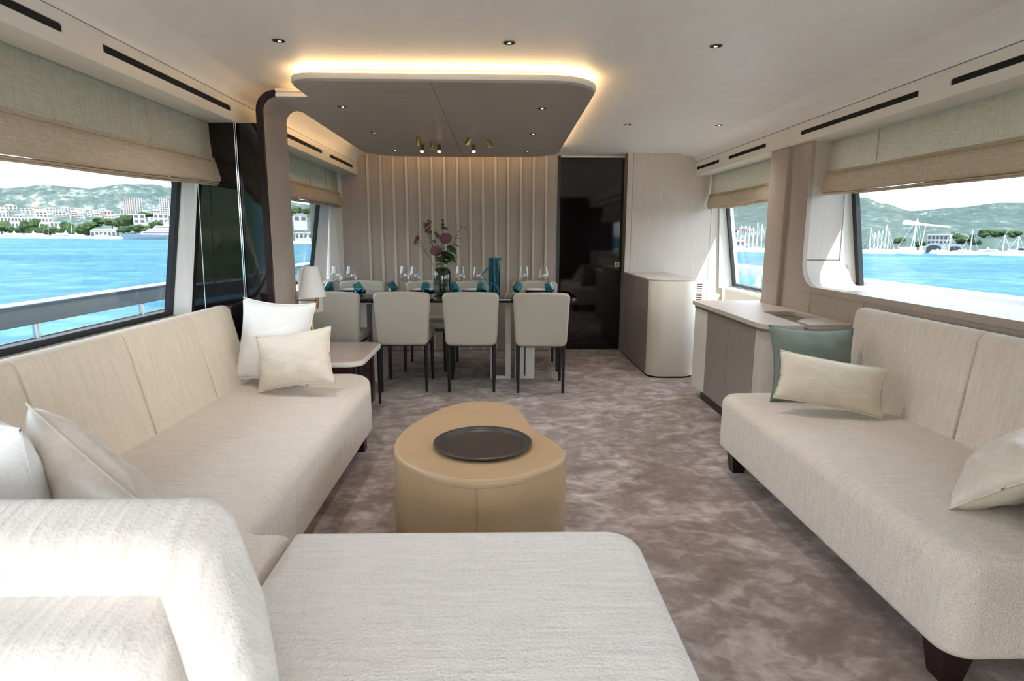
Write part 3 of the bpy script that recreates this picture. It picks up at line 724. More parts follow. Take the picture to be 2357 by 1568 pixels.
# ---- leather ottoman and tray
otp = [(-0.084, 3.101), (0.019, 3.071), (0.077, 3.011), (0.122, 2.884), (0.142, 2.752), (0.160, 2.655), (0.192, 2.569), (0.225, 2.497), (0.258, 2.417), (0.273, 2.343), (0.258, 2.263), (0.199, 2.178), (0.061, 2.066), (-0.078, 2.035), (-0.195, 2.070), (-0.302, 2.155), (-0.384, 2.262), (-0.425, 2.373), (-0.438, 2.493), (-0.426, 2.613), (-0.402, 2.717), (-0.365, 2.815), (-0.326, 2.895), (-0.282, 2.975), (-0.233, 3.037), (-0.167, 3.083)]
def catmull(p, m=4):
    out = []; L = len(p)
    for i in range(L):
        a, b, c, d = (Vector(p[(i+k-1) % L]) for k in range(4))
        for k in range(m):
            t = k/m; out.append(tuple(0.5*((2*b)+(c-a)*t+(2*a-5*b+4*c-d)*t*t+(3*b-a-3*c+d)*t**3)))
    return out
oc = catmull(otp)
ot = thing('ottoman', 'kidney-shaped tan leather ottoman in the middle of the carpet', 'ottoman', (-0.08, 2.55, 0.0))
otb = part(ot, 'body', prism(oc, 0.012, 0.400, 'z', 0.004, 0.018, 5), 'tan', 60)
if area2(oc) < 0: oc = oc[::-1]
o1 = inset(oc, -0.0012); 
sub(ot, otb, 'top_seam', tube([(x, y, 0.372) for x, y in o1]+[(o1[0][0], o1[0][1], 0.372)], 0.0014, 5), 'stitch')
sub(ot, otb, 'side_seam', tube([(-0.078, 2.0335, 0.014), (-0.078, 2.0335, 0.372)], 0.0018, 5), 'stitch')
part(ot, 'base', prism(inset(oc, 0.02), 0.0, 0.013, 'z'), 'rim')
tr = thing('tray', 'round dark bronze tray on the tan ottoman', 'tray', (-0.065, 2.405, 0.400))
part(tr, 'bowl', move(lathe([(0.0, 0.003), (0.172, 0.003), (0.177, 0.006), (0.181, 0.018), (0.186, 0.0205), (0.199, 0.0205), (0.2035, 0.018), (0.203, 0.012), (0.188, 0.0), (0.0, 0.0)], 64), (-0.065, 2.405, 0.400)), 'tray', 40)

# ---- side table and lamps behind the sofa
st = thing('side_table', 'low side table with blush stone top at the sofa end', 'side table', (-1.1, 4.15, 0.0))
tp = rpoly([(-1.32, 3.80, 0.03), (-0.865, 3.79, 0.11), (-0.872, 4.55, 0.11), (-1.32, 4.55, 0.03)], 8)
part(st, 'top', prism(inset(tp, 0.012), 0.445, 0.462, 'z', 0, 0.004, 2), 'marble')
part(st, 'top_edge', prism(tp, 0.424, 0.456, 'z', 0.010, 0.004, 3), 'cream')
part(st, 'cabinet', prism(rpoly([(-1.30, 3.86, 0.02), (-0.92, 3.86, 0.05), (-0.92, 4.48, 0.05), (-1.30, 4.48, 0.02)], 6), 0.05, 0.424, 'z'), 'plum')
for x, y in ((-0.895, 3.86), (-0.895, 4.48), (-1.29, 3.84), (-1.29, 4.50)):
    part(st, 'leg', tube([(x, y, 0.0), (x, y, 0.424)], [0.010, 0.014], 8), 'rim')
lp = thing('table_lamp', 'brass table lamp with white cone shade behind the white pillow', 'lamp', (-1.285, 4.05, 0.462))
part(lp, 'base', move(lathe([(0.0, 0.0), (0.045, 0.0), (0.045, 0.008), (0.012, 0.012), (0.0, 0.012)], 24), (-1.285, 4.05, 0.462)), 'brass')
part(lp, 'pole', tube([(-1.335, 4.00, 0.47), (-1.335, 4.00, 0.975)], 0.0095, 10), 'brass')
part(lp, 'foot_arm', tube([(-1.285, 4.05, 0.468), (-1.335, 4.00, 0.478)], 0.008, 8), 'brass')
part(lp, 'arm', tube([(-1.335, 4.00, 0.835), (-1.188, 4.00, 0.832)], 0.005, 8), 'bronze')
part(lp, 'stem', tube([(-1.188, 4.00, 0.775), (-1.188, 4.00, 0.80), (-1.188, 4.00, 0.815), (-1.188, 4.00, 0.90)], [0.004, 0.010, 0.0125, 0.0125], 12), 'brass')
part(lp, 'shade', move(lathe([(0.088, 0.0), (0.045, 0.195), (0.042, 0.195), (0.085, 0.0)], 36, False), (-1.218, 4.00, 0.858)), 'shade', 50)
l2 = thing('drum_lamp', 'beige drum lampshade partly hidden behind the white cone lamp', 'lamp', (-1.285, 4.32, 0.462))
part(l2, 'shade', move(lathe([(0.082, 0.0), (0.082, 0.29), (0.079, 0.29), (0.079, 0.0)], 40, False), (-1.325, 4.32, 0.722)), 'drum', 50)
part(l2, 'stem', tube([(-1.285, 4.32, 0.47), (-1.325, 4.32, 0.60), (-1.325, 4.32, 0.90)], 0.010, 10), 'brass')
part(l2, 'base', move(lathe([(0.0, 0.0), (0.055, 0.0), (0.055, 0.012), (0.0, 0.014)], 24), (-1.285, 4.32, 0.462)), 'brass')

# ---- console cabinet, starboard
cs = thing('console_cabinet', 'pale ash console cabinet with rounded end beside the starboard sofa', 'cabinet', (1.8, 4.1, 0.0))
top = [(1.545, 4.80, 0.02), (1.53, 3.43, 0.13), (1.765, 3.43, 0.01), (1.782, 3.84), (1.80, 4.086, 0.03), (2.015, 4.088, 0.05), (2.035, 3.74, 0.02), (1.885, 3.706, 0.03), (1.812, 3.62, 0.03), (1.805, 3.45, 0.01), (2.075, 3.45), (2.075, 4.80)]
part(cs, 'top', prism(rpoly(top, 8), 0.722, 0.752, 'z', 0.002, 0.002, 1), 'wood_y')
body = rpoly([(1.568, 4.78), (1.553, 3.46, 0.14), (2.07, 3.46), (2.07, 4.78)], 10)
part(cs, 'trim_band', prism(inset([p for p in (body if area2(body) > 0 else body[::-1])], -0.004), 0.698, 0.722, 'z'), 'bronze')
part(cs, 'recess_tray', box(1.70, 2.06, 3.50, 4.12, 0.700, 0.7225), 'bronze')
bb = body if area2(body) > 0 else body[::-1]
part(cs, 'carcass', prism(inset(bb, 0.014), 0.075, 0.698, 'z'), 'wood_dark')
def xa(y): return 1.5525+(y-3.46)*0.0114
def front(y0, y1, mat, name='door'):
    g = slabq((xa(y0), y0, 0.075), (xa(y0), y1, 0.075), (xa(y1), y1, 0.697), (xa(y1), y0, 0.697), 0.016)
    part(cs, name, ([(xa(y0), y0, 0.075), (xa(y1), y1, 0.075), (xa(y1), y1, 0.697), (xa(y0), y0, 0.697), (xa(y0)+0.014, y0, 0.075), (xa(y1)+0.014, y1, 0.075), (xa(y1)+0.014, y1, 0.697), (xa(y0)+0.014, y0, 0.697)],
         [(0, 1, 2, 3), (7, 6, 5, 4), (0, 4, 5, 1), (1, 5, 6, 2), (2, 6, 7, 3), (3, 7, 4, 0)]), mat)
front(4.482, 4.78, 'cream', 'end_strip'); front(4.042, 4.478, 'wood_dark'); front(3.604, 4.038, 'wood_dark')
cor = [p for p in bb if p[1] < 3.602]
part(cs, 'rounded_end', prism(bb and inset(clip(bb, 0, 1, 3.60), 0.0), 0.075, 0.697, 'z'), 'wood_light', 50)
part(cs, 'plinth', prism(rpoly([(1.585, 4.60), (1.575, 3.52, 0.1), (2.05, 3.52), (2.05, 4.60)], 8), 0.0, 0.075, 'z'), 'blackmetal')

# ---- bar unit with rounded leather end, forward starboard corner
bc = thing('bar_cabinet', 'waist-high bar cabinet with rounded cream leather end beside the black door', 'cabinet', (1.55, 5.9, 0.0))
outl = rpoly([(1.343, 6.478), (1.343, 5.285, 0.13), (1.775, 5.285, 0.15), (1.775, 6.478)], 14)
ob = outl if area2(outl) > 0 else outl[::-1]
part(bc, 'carcass', prism(inset(ob, 0.012), 0.012, 0.868, 'z'), 'wood_dark')
part(bc, 'top', prism(ob, 0.866, 0.880, 'z', 0.001, 0.001, 1), 'wood_light')
part(bc, 'side_panel', box(1.3425, 1.356, 5.415, 6.475, 0.014, 0.866), 'wood_dark')
lea = clip(ob, 0, 1, 5.412)
part(bc, 'leather_front', prism(lea, 0.014, 0.866, 'z', 0.004, 0.004, 2), 'cream', 50)
part(bc, 'side_panel', box(1.762, 1.7755, 5.415, 6.475, 0.014, 0.866), 'wood_light')
part(bc, 'plinth', prism(inset(ob, 0.006), 0.0, 0.014, 'z'), 'slot')
vg = thing('air_grille', 'slotted cream air grille on the sunlit bulkhead beside the bar cabinet', 'air grille', (2.11, 6.47, 0.45))
part(vg, 'plate', box(2.04, 2.20, 6.474, 6.480, 0.44, 0.78), 'wood_light')
for k in range(13):
    part(vg, 'slot', box(2.055, 2.185, 6.4725, 6.4745, 0.465+k*0.0235, 0.473+k*0.0235), 'slot')
# ================================================================== DINING
TZ = 0.745
tb = thing('dining_table', 'long gloss black dining table on cream loop legs', 'table', (-0.48, 5.35, 0.0))
tpoly = rpoly([(-1.60, 4.95, 0.10), (0.665, 4.95, 0.14), (0.665, 5.76, 0.14), (-1.60, 5.76, 0.10)], 8)
part(tb, 'table_top', prism(tpoly, 0.712, TZ, 'z', 0.010, 0.003, 3), 'black')
def loop(x0, x1, y0, y1, w):
    z1 = 0.712
    return join(box(x0, x0+w, y0, y1, 0.0, z1, 0.002, 1), box(x1-w, x1, y0, y1, 0.0, z1, 0.002, 1), box(x0+w, x1-w, y0, y1, 0.0, 0.026), box(x0+w, x1-w, y0, y1, z1-0.03, z1))
for a, b, y0, y1, w in ((-0.07, 0.11, 5.28, 5.32, 0.048), (0.145, 0.32, 5.28, 5.44, 0.080), (-1.19, -1.005, 5.16, 5.44, 0.070), (-1.42, -1.235, 5.28, 5.32, 0.048)):
    part(tb, 'loop_leg', loop(a, b, y0, y1, w), 'cream')

# ---- chairs: +y is the way the sitter faces
def chair(label):
    t = thing('dining_chair', label, 'chair', (0, 0, 0), group='greige leather dining chairs')
    bk = rpoly([(-0.203, 0.388, 0.045), (0.203, 0.388, 0.045), (0.225, 0.808, 0.035), (-0.225, 0.808, 0.035)], 8)
    g = prism(bk, -0.262, -0.192, 'y', 0.022, 0.022, 4)
    # add cross cuts so the panel can bow
    def bow(p):
        k = (p.z-0.39)/0.42
        return (p.x, p.y - 0.012*k + 0.05*p.x*p.x/0.05*0.25, p.z + (0.010*(1-(p.x/0.22)**2) if k > 0.6 else 0))
    bm = bmesh.new(); vs = [bm.verts.new(v) for v in g[0]]
    for f in g[1]: bm.faces.new([vs[i] for i in f])
    for x in (-0.15, -0.09, -0.03, 0.03, 0.09, 0.15):
        bmesh.ops.bisect_plane(bm, geom=bm.verts[:]+bm.edges[:]+bm.faces[:], plane_co=(x, 0, 0), plane_no=(1, 0, 0))
    g = xf(from_bm(bm), bow)
    make('backrest', g, 'leather', t, 50)
    make('seat', prism(rpoly([(-0.20, -0.20, 0.03), (0.20, -0.20, 0.03), (0.218, 0.235, 0.05), (-0.218, 0.235, 0.05)], 6), 0.405, 0.480, 'z', 0.015, 0.028, 4), 'leather', t, 50)
    make('seat_frame', join(box(-0.185, 0.185, -0.212, -0.188, 0.376, 0.404), box(-0.19, 0.19, 0.195, 0.220, 0.378, 0.404), box(-0.195, -0.170, -0.20, 0.21, 0.378, 0.404), box(0.170, 0.195, -0.20, 0.21, 0.378, 0.404)), 'blackmetal', t)
    for s in (-1, 1):
        make('leg', tube([(s*0.181, -0.212, 0.400), (s*0.181, -0.206, 0.0)], [0.0165, 0.0115], 12), 'blackmetal', t)
        make('leg', tube([(s*0.182, 0.205, 0.400), (s*0.186, 0.222, 0.0)], [0.0165, 0.0115], 12), 'blackmetal', t)
    return t
LF = {-1.315: 'greige leather dining chair half hidden behind the low side table',
      -0.765: 'greige leather dining chair beside the side table, its back to the saloon',
      -0.218: 'middle greige dining chair in front of the smoked glass vase',
      0.345: 'greige leather dining chair of the saloon side nearest the black door'}
LB = {-1.338: 'dining chair against the slats at the window end of the table',
      -0.682: 'dining chair against the slats just behind the vase, window side',
      -0.230: 'dining chair against the slats behind the teal jug',
      0.362: 'dining chair against the slats closest to the black door'}
c0 = None
for x, y in ((-1.315, 5.035), (-0.765, 5.045), (-0.218, 5.025), (0.345, 4.985)):
    if c0 is None:
        c0 = chair(LF[x]); c0.location = (x, y, 0)
    else: dup(c0, (x, y, 0), rz=(0 if x < 0.3 else R(-1.5)), label=LF[x])
for x in LB: dup(c0, (x, 5.80, 0), rz=PI, label=LB[x])

# ---- place settings
def plate(x, y, label):
    t = thing('dinner_plate', label, 'plate', (x, y, TZ), group='white plates on the far side of the table')
    make('plate', lathe([(0.0, 0.0075), (0.070, 0.0075), (0.082, 0.0125), (0.108, 0.020), (0.110, 0.022), (0.082, 0.016), (0.070, 0.0125), (0.0, 0.0125)], 40), 'plate', t, 60)
    return t
def charger(x, y, label):
    return tag(move_obj(make('charger_plate', lathe([(0.0, 0.0), (0.112, 0.0), (0.122, 0.008), (0.124, 0.010), (0.112, 0.006), (0.0, 0.006)], 40), 'navy', None, 60), (x, y, TZ)), label, 'plate', 'navy charger plates')
def move_obj(o, loc): o.location = loc; return o
PS = [(-1.338, 'window end of the table'), (-0.70, 'seat behind the vase'), (-0.22, 'seat behind the jug'), (0.362, 'seat nearest the black door')]
p0 = h0 = None
for x, lb in PS:
    l1 = 'white porcelain plate at the %s' % lb; l2_ = 'navy charger under the plate at the %s' % lb
    if p0 is None: p0 = plate(x, 5.63, l1); h0 = charger(x, 5.63, l2_)
    else:
        dup(p0, (x, 5.63, TZ), label=l1); dup(h0, (x, 5.63, TZ), label=l2_)
def wine_glass(label):
    t = thing('wine_glass', label, 'wine glass', (0, 0, 0), group='wine glasses on the dining table')
    make('foot', lathe([(0.0, 0.0), (0.036, 0.0), (0.037, 0.0012), (0.010, 0.004), (0.0035, 0.010), (0.0, 0.010)], 28), 'clear', t, 60)
    make('stem', lathe([(0.0035, 0.008), (0.003, 0.05), (0.0035, 0.090), (0.008, 0.100)], 12, False), 'clear', t, 60)
    make('bowl', lathe([(0.0, 0.098), (0.018, 0.101), (0.036, 0.114), (0.047, 0.134), (0.0495, 0.150), (0.046, 0.178), (0.039, 0.210), (0.034, 0.236)], 32, False), 'clear', t, 80)
    return t
WG = [(-1.446, 5.50, 'wine glass nearest the port window'), (-1.305, 5.46, 'wine glass beside the one nearest the port window'),
      (-0.845, 5.53, 'wine glass of the close pair beside the vase, farther from the camera'), (-0.744, 5.47, 'wine glass of the close pair beside the vase, nearer to it'),
      (-0.345, 5.52, 'wine glass between the vase and the jug, on the vase side'), (-0.185, 5.46, 'wine glass right beside the jug handle'),
      (0.232, 5.53, 'wine glass to the door side of the jug'), (0.405, 5.465, 'wine glass nearest the black door')]
w0 = None
for x, y, lb in WG:
    if w0 is None: w0 = wine_glass(lb); w0.location = (x, y, TZ)
    else: dup(w0, (x, y, TZ), label=lb)
def tumbler(label):
    t = thing('tumbler', label, 'tumbler', (0, 0, 0), group='teal tumblers on the dining table')
    n = 7
    prof = [(0.022, 0.0), (0.045, 0.030), (0.040, 0.060), (0.033, 0.098), (0.031, 0.098), (0.037, 0.060), (0.041, 0.032), (0.018, 0.010)]
    g = rot(lathe(prof, n), (R(24), 0, 0)); zmin = min(p[2] for p in g[0]); g = move(g, (0, 0, -zmin))
    make('glass', g, 'teal', t, 10)
    g2 = rot(lathe([(0.021, 0.001), (0.0435, 0.030), (0.040, 0.034), (0.0, 0.030)], n), (R(24), 0, 0))
    make('thick_base', move(g2, (0, 0, -zmin)), 'teal_deep', t, 10)
    return t
TM = [(-1.515, 5.42, 70, 'teal tumbler nearest the port window'), (-1.205, 5.36, -75, 'teal tumbler behind the back of the window-end chair'),
      (-0.925, 5.47, -70, 'teal tumbler next to the close pair of wine glasses'), (-0.651, 5.36, 160, 'teal tumbler leaning away beside the vase, window side'),
      (-0.372, 5.42, -80, 'teal tumbler beside the vase on the jug side'), (-0.155, 5.37, 170, 'teal tumbler in front of the jug handle'),
      (0.155, 5.50, 75, 'teal tumbler between the jug and the door-side wine glasses'), (0.475, 5.46, -65, 'teal tumbler at the table end by the black door')]
t0 = None
for x, y, a, lb in TM:
    if t0 is None: t0 = tumbler(lb); t0.location = (x, y, TZ); t0.rotation_euler = (0, 0, R(a))
    else: dup(t0, (x, y, TZ), rz=R(a), label=lb)
jg = thing('jug', 'tall cylindrical teal glass jug with curved handle', 'jug', (-0.034, 5.42, TZ))
part(jg, 'body', move(lathe([(0.0, 0.0), (0.048, 0.0), (0.051, 0.006), (0.0515, 0.13), (0.051, 0.316), (0.0485, 0.316), (0.049, 0.13), (0.047, 0.016), (0.0, 0.016)], 36), (-0.034, 5.42, TZ)), 'teal_deep', 50)
part(jg, 'spout', move(lathe([(0.006, -0.014), (0.012, 0.0), (0.0105, 0.0), (0.004, -0.014)], 12, False), (0.018, 5.42, TZ+0.316)), 'teal_deep', 50)
hp = [(-0.084+(-0.052*math.sin(PI*k/14)), 5.42, TZ+0.085+0.150*k/14) for k in range(15)]
part(jg, 'handle', tube(hp, [0.006]*15, 10), 'teal_deep', 60)
vs_ = thing('vase', 'smoked glass bottle vase holding the flowers on the dining table', 'vase', (-0.488, 5.32, TZ))
part(vs_, 'body', move(lathe([(0.0, 0.0), (0.045, 0.0), (0.066, 0.012), (0.0765, 0.045), (0.0785, 0.10), (0.0785, 0.165), (0.072, 0.205), (0.055, 0.228), (0.046, 0.234), (0.047, 0.240), (0.044, 0.240), (0.043, 0.233), (0.052, 0.224), (0.068, 0.203), (0.0750, 0.165), (0.075, 0.05), (0.062, 0.016), (0.0, 0.010)], 40), (-0.488, 5.32, TZ)), 'smoke', 60)

# ---- flowers standing in the vase
VX, VY = -0.488, 5.32
def curve3(a, b, c, n=10):
    a, b, c = map(Vector, (a, b, c)); return [tuple(a*(1-t)**2+b*2*t*(1-t)+c*t*t) for t in [k/n for k in range(n+1)]]
def leaf_geom(p, d, L, W, droop=0.2):
    p = Vector(p); d = Vector(d).normalized(); s = d.cross(Vector((0, 0, 1)))
    if s.length < 1e-3: s = Vector((1, 0, 0))
    s.normalize(); up = s.cross(d)
    V = []; n = 6
    for k in range(n+1):
        t = k/n; w = W*math.sin(PI*min(1, t*0.96+0.03))**0.8; c = p+d*L*t-Vector((0, 0, 1))*droop*L*t*t
        V += [tuple(c-s*w+up*w*0.25), tuple(c), tuple(c+s*w+up*w*0.25)]
    Fc = []
    for k in range(n):
        for j in (0, 1): Fc.append((k*3+j, k*3+j+1, k*3+j+4, k*3+j+3))
    return V, Fc
def petals(c, r, n, size, seed, sq=1.0):
    """ball of little four-petal florets"""
    rnd = random.Random(seed); gs = []
    for k in range(n):
        z = 1-2*(k+0.5)/n; th = k*2.39996; q = math.sqrt(1-z*z)
        d = Vector((q*math.cos(th), q*math.sin(th), z)); p = Vector(c)+Vector((d.x*r, d.y*r, d.z*r*sq))*(0.92+0.16*rnd.random())
        a = d.orthogonal().normalized(); b = d.cross(a); ph = rnd.random()*PI
        for m in range(4):
            an = ph+m*PI/2; u = a*math.cos(an)+b*math.sin(an); v = d.cross(u)
            gs.append(([tuple(p), tuple(p+(u+v*0.55)*size*0.6+d*size*0.15), tuple(p+u*size+d*size*0.1), tuple(p+(u-v*0.55)*size*0.6+d*size*0.15)], [(0, 1, 2, 3)]))
    return join(*gs)
def stem_path(top, bend=0.0, base=(0, 0)):
    return curve3((VX+base[0], VY+base[1], TZ+0.02), (VX+base[0]*0.2+bend, VY, TZ+0.26), top, 12)
def ball_flower(label, top, r, seed):
    t = thing('mauve_flower', label, 'flower', (VX, VY, TZ+0.02)); t['group'] = 'flowers in the vase'
    part(t, 'stem', tube(stem_path(top, 0, (0.02*(-1)**seed, 0.01)), 0.003, 6), 'stem')
    c = (top[0], top[1], top[2]+r*0.5)
    part(t, 'bloom_core', move(ico(r*0.86, 2, 0.1, (1, 1, 0.82), seed), c), 'bloom')
    part(t, 'florets', petals(c, r*0.92, 150, r*0.30, seed, 0.84), 'bloom', 0)
    return t
def spray_flower(label, top, clusters, seed, leaves=()):
    t = thing('maroon_flower_spray', label, 'flower', (VX, VY, TZ+0.02)); t['group'] = 'flowers in the vase'
    pth = stem_path(top, (top[0]-VX)*0.25, (0.015*(-1)**seed, -0.01)); part(t, 'stem', tube(pth, 0.0022, 6), 'stem')
    for (dx, dy, dz, r, n) in clusters:
        c = (top[0]+dx, top[1]+dy, top[2]+dz)
        part(t, 'twig', tube(curve3(pth[8], ((pth[8][0]+c[0])/2, c[1], (pth[8][2]+c[2])/2+0.01), c, 6), 0.0014, 5), 'stem')
        part(t, 'blossom', petals(c, r, n, 0.013, seed+int(dx*1000)), 'bloom_dark', 0)
    for (i, d, L) in leaves: part(t, 'leaf', leaf_geom(pth[i], d, L, L*0.22), 'leaf')
    return t
ball_flower('larger mauve pom-pom flower standing higher in the vase', (-0.452, 5.30, 1.205), 0.052, 1)
ball_flower('mauve pom-pom flower drooping lower over the vase rim', (-0.533, 5.26, 1.100), 0.050, 2)
spray_flower('tall maroon blossom spray rising over the window side of the vase', (-0.605, 5.32, 1.330), ((0, 0, 0, 0.024, 16), (-0.022, 0.01, 0.012, 0.02, 10), (0.012, 0, 0.038, 0.016, 9), (-0.012, 0, -0.035, 0.014, 8), (0.018, 0, -0.048, 0.016, 9), (0.065, 0, -0.055, 0.012, 6)), 3, ((9, (-0.6, 0.1, 0.4), 0.05),))
spray_flower('low maroon blossom spray reaching out toward the window', (-0.698, 5.30, 1.225), ((0, 0, 0, 0.014, 9), (-0.012, 0, -0.030, 0.014, 9), (0.008, 0, 0.018, 0.010, 6)), 4)
spray_flower('pointed maroon spike above the higher pom-pom', (-0.478, 5.33, 1.335), ((0.0, 0, -0.015, 0.012, 8), (0.002, 0, 0.012, 0.008, 6), (0.0, 0, 0.045, 0.004, 5), (0.028, 0, -0.02, 0.012, 7), (-0.045, 0, -0.085, 0.014, 8), (-0.075, 0.0, -0.13, 0.012, 7)), 5)
def leafy(label, top, spec, seed, mat):
    t = thing('leafy_branch', label, 'branch', (VX, VY, TZ+0.02)); t['group'] = 'flowers in the vase'
    pth = stem_path(top, 0.0, (0.02, 0.015*(-1)**seed)); part(t, 'stem', tube(pth, 0.0026, 6), 'stem')
    rnd = random.Random(seed)
    for i, d, L, mt in spec: part(t, 'leaf', leaf_geom(pth[i], d, L, L*0.34, 0.25), mt)
    return t
leafy('yellow-green leafy branch arching toward the door side', (-0.315, 5.30, 1.335), [(12, (0.3, 0, 0.9), 0.05, 'leaf_y'), (12, (0.9, 0.1, -0.5), 0.055, 'leaf'), (12, (-0.8, -0.1, 0.35), 0.06, 'leaf'), (11, (0.5, 0.2, 0.6), 0.045, 'leaf_y'), (10, (-0.5, -0.3, 0.5), 0.045, 'leaf_y'), (10, (0.8, -0.2, 0.1), 0.05, 'leaf'), (9, (-0.6, 0.1, 0.4), 0.045, 'leaf_y'), (9, (0.7, -0.1, -0.1), 0.06, 'leaf'), (8, (0.8, 0.0, 0.2), 0.05, 'leaf')], 6, 'leaf')
leafy('dark leafy stem filling the vase mouth under the pom-poms', (-0.425, 5.28, 1.165), [(12, (0.9, -0.2, 0.2), 0.095, 'leaf'), (12, (0.6, -0.6, -0.4), 0.10, 'leaf'), (11, (0.95, 0.0, -0.5), 0.10, 'leaf'), (10, (0.7, -0.5, -0.6), 0.11, 'leaf'), (9, (0.1, -0.9, 0.3), 0.10, 'leaf'), (8, (0.95, -0.2, 0.5), 0.10, 'leaf'), (8, (-0.9, -0.3, 0.4), 0.09, 'leaf'), (7, (-0.4, -0.8, 0.5), 0.08, 'leaf'), (7, (0.8, -0.5, 0.5), 0.08, 'leaf'), (11, (0.8, -0.3, -0.2), 0.08, 'leaf'), (10, (0.9, -0.1, 0.3), 0.07, 'leaf'), (10, (-0.3, -0.8, -0.1), 0.08, 'leaf'), (9, (0.5, -0.8, -0.3), 0.085, 'leaf'), (9, (-0.7, -0.4, 0.1), 0.07, 'leaf'), (8, (0.7, -0.6, 0.0), 0.07, 'leaf'), (8, (-0.5, -0.7, -0.1), 0.07, 'leaf'), (7, (0.3, -0.9, 0.1), 0.06, 'leaf'), (11, (0.2, 0.3, 0.8), 0.05, 'leaf')], 7, 'leaf')

leafy('bushy dark leaves spilling over the vase rim toward the camera', (-0.470, 5.235, 1.090), [(12, (0.3, -0.6, 0.6), 0.08, 'leaf'), (12, (0.9, -0.3, 0.3), 0.09, 'leaf'), (12, (-0.7, -0.4, 0.4), 0.08, 'leaf'), (11, (0.7, -0.5, -0.2), 0.09, 'leaf'), (11, (-0.4, -0.7, -0.2), 0.09, 'leaf'), (10, (0.5, -0.6, 0.6), 0.08, 'leaf'), (10, (-0.8, -0.2, 0.3), 0.08, 'leaf'), (9, (0.9, -0.2, 0.0), 0.085, 'leaf'), (9, (0.0, -0.9, 0.2), 0.08, 'leaf'), (9, (0.6, 0.2, 0.7), 0.08, 'leaf'), (8, (-0.6, -0.6, 0.0), 0.07, 'leaf')], 9, 'leaf')

# ---- surface spots on the ceiling panel
def spot(label, x, y, tilt, az, lit):
    t = thing('spotlight', label, 'spotlight', (x, y, 2.018)); t['group'] = 'brass spotlights on the ceiling panel'
    make('mount', lathe([(0.0, -0.006), (0.016, -0.006), (0.016, 0.0), (0.0, 0.0)], 18), 'brass', t)
    E_ = (R(tilt), 0, R(az))
    make('barrel', move(rot(lathe([(0.0, 0.0), (0.0165, 0.0), (0.0175, -0.004), (0.0175, -0.060), (0.0150, -0.062), (0.0140, -0.052), (0.0, -0.052)], 20), E_), (0, 0, -0.004)), 'brass', t, 40)
    make('lens', move(rot(lathe([(0.0, -0.0535), (0.0138, -0.0535), (0.0, -0.0530)], 16), E_), (0, 0, -0.004)), 'lamp_on' if lit else 'slot', t)
    return t
for x, y, ti, az, lit, lb in ((-0.628, 4.98, 2, 0, False, 'brass spotlight hanging straight, nearest the port side of the row'), (-0.538, 5.22, 10, 90, False, 'brass spotlight tilted slightly beside a lit one'),
        (-0.225, 5.02, 28, 90, False, 'brass spotlight tilted strongly toward the starboard side'), (-0.082, 5.12, 24, -90, False, 'brass spotlight tilted back toward port, nearest the black door'),
        (-0.650, 5.42, -26, 0, True, 'lit brass spotlight nearest the port side of the panel'), (-0.508, 5.42, -26, 10, True, 'lit brass spotlight in the middle of the three lit ones'), (-0.213, 5.40, -26, 8, True, 'lit brass spotlight nearest the black door')):
    spot(lb, x, y, ti, az, lit)
# ================================================================== OUTSIDE
WZ = -4.0
def polar(az, d): return d*math.sin(R(az)), d*math.cos(R(az))
def zel(el, d): return CAM_H + d*math.tan(R(el))
struct('floor_deck', join(box(-3.0, 3.5, -6.0, -0.6, -0.16, -0.06), box(-3.0, -1.99, -0.6, 10.5, -0.16, -0.06), box(2.63, 3.5, -0.6, 10.5, -0.16, -0.06)), 'teak', 'teak side and aft decks')
struct('hull_side', join(box(-3.05, -2.98, -6.0, 10.6, WZ-0.5, 0.55), box(3.42, 3.50, -6.0, 10.6, WZ-0.5, 0.55)), 'gel')
struct('wall_aft_reflection', box(1.25, 2.6, -0.72, -0.62, 0.0, 2.16), 'rim', 'unseen dark aft bulkhead added for the door reflection')  # unseen panel, added so the black door reflects something dark
# bulwark rails
rl = thing('bulwark_rail', 'cap rail on slim posts, toned as in shade, outside the port window', 'rail', (-2.75, 3.0, -0.06))
part(rl, 'cap', prism(rpoly([(-2.79, 0.735, 0.015), (-2.70, 0.735, 0.01), (-2.70, 0.855, 0.02), (-2.79, 0.870, 0.02)], 5), -4.0, 10.3, 'y'), 'gel_shaded', 40)
for y in (-2.2, 0.0, 1.45, 2.55, 3.63, 4.71, 5.8, 6.9, 8.0, 9.1):
    part(rl, 'post', tube([(-2.742, y, -0.06), (-2.742, y, 0.74)], 0.019, 12), 'chrome')
part(rl, 'mid_rail', tube([(-2.742, -4.0, 0.625), (-2.742, 10.3, 0.655)], 0.013, 10), 'bronze')
r2 = thing('bulwark_rail', 'white sunlit cap rail outside the starboard windows', 'rail', (3.15, 3.0, -0.06))
part(r2, 'cap', prism(rpoly([(3.06, 0.795, 0.01), (3.17, 0.795, 0.015), (3.17, 0.905, 0.02), (3.06, 0.898, 0.02)], 5), -4.0, 10.3, 'y'), 'gel', 40)
for y in (-2.2, 0.0, 1.45, 2.55, 3.6, 4.7, 5.8, 7.25, 8.4, 9.5):
    part(r2, 'post', box(3.095, 3.135, y-0.035, y+0.035, -0.06, 0.80, 0.008, 2), 'gel')
part(r2, 'mid_rail', tube([(3.115, -4.0, 0.60), (3.115, 10.3, 0.60)], 0.016, 10), 'gel')
part(r2, 'lower_panel', box(3.30, 3.34, -4.0, 6.6, -0.06, 0.62), 'gel')

# sea
sr = 9000.0
struct('water_sea', ([(-sr, -sr, WZ), (sr, -sr, WZ), (sr, sr, WZ), (-sr, sr, WZ)], [(0, 1, 2, 3)]), 'sea', 'wide blue bay with small ripples', 0)

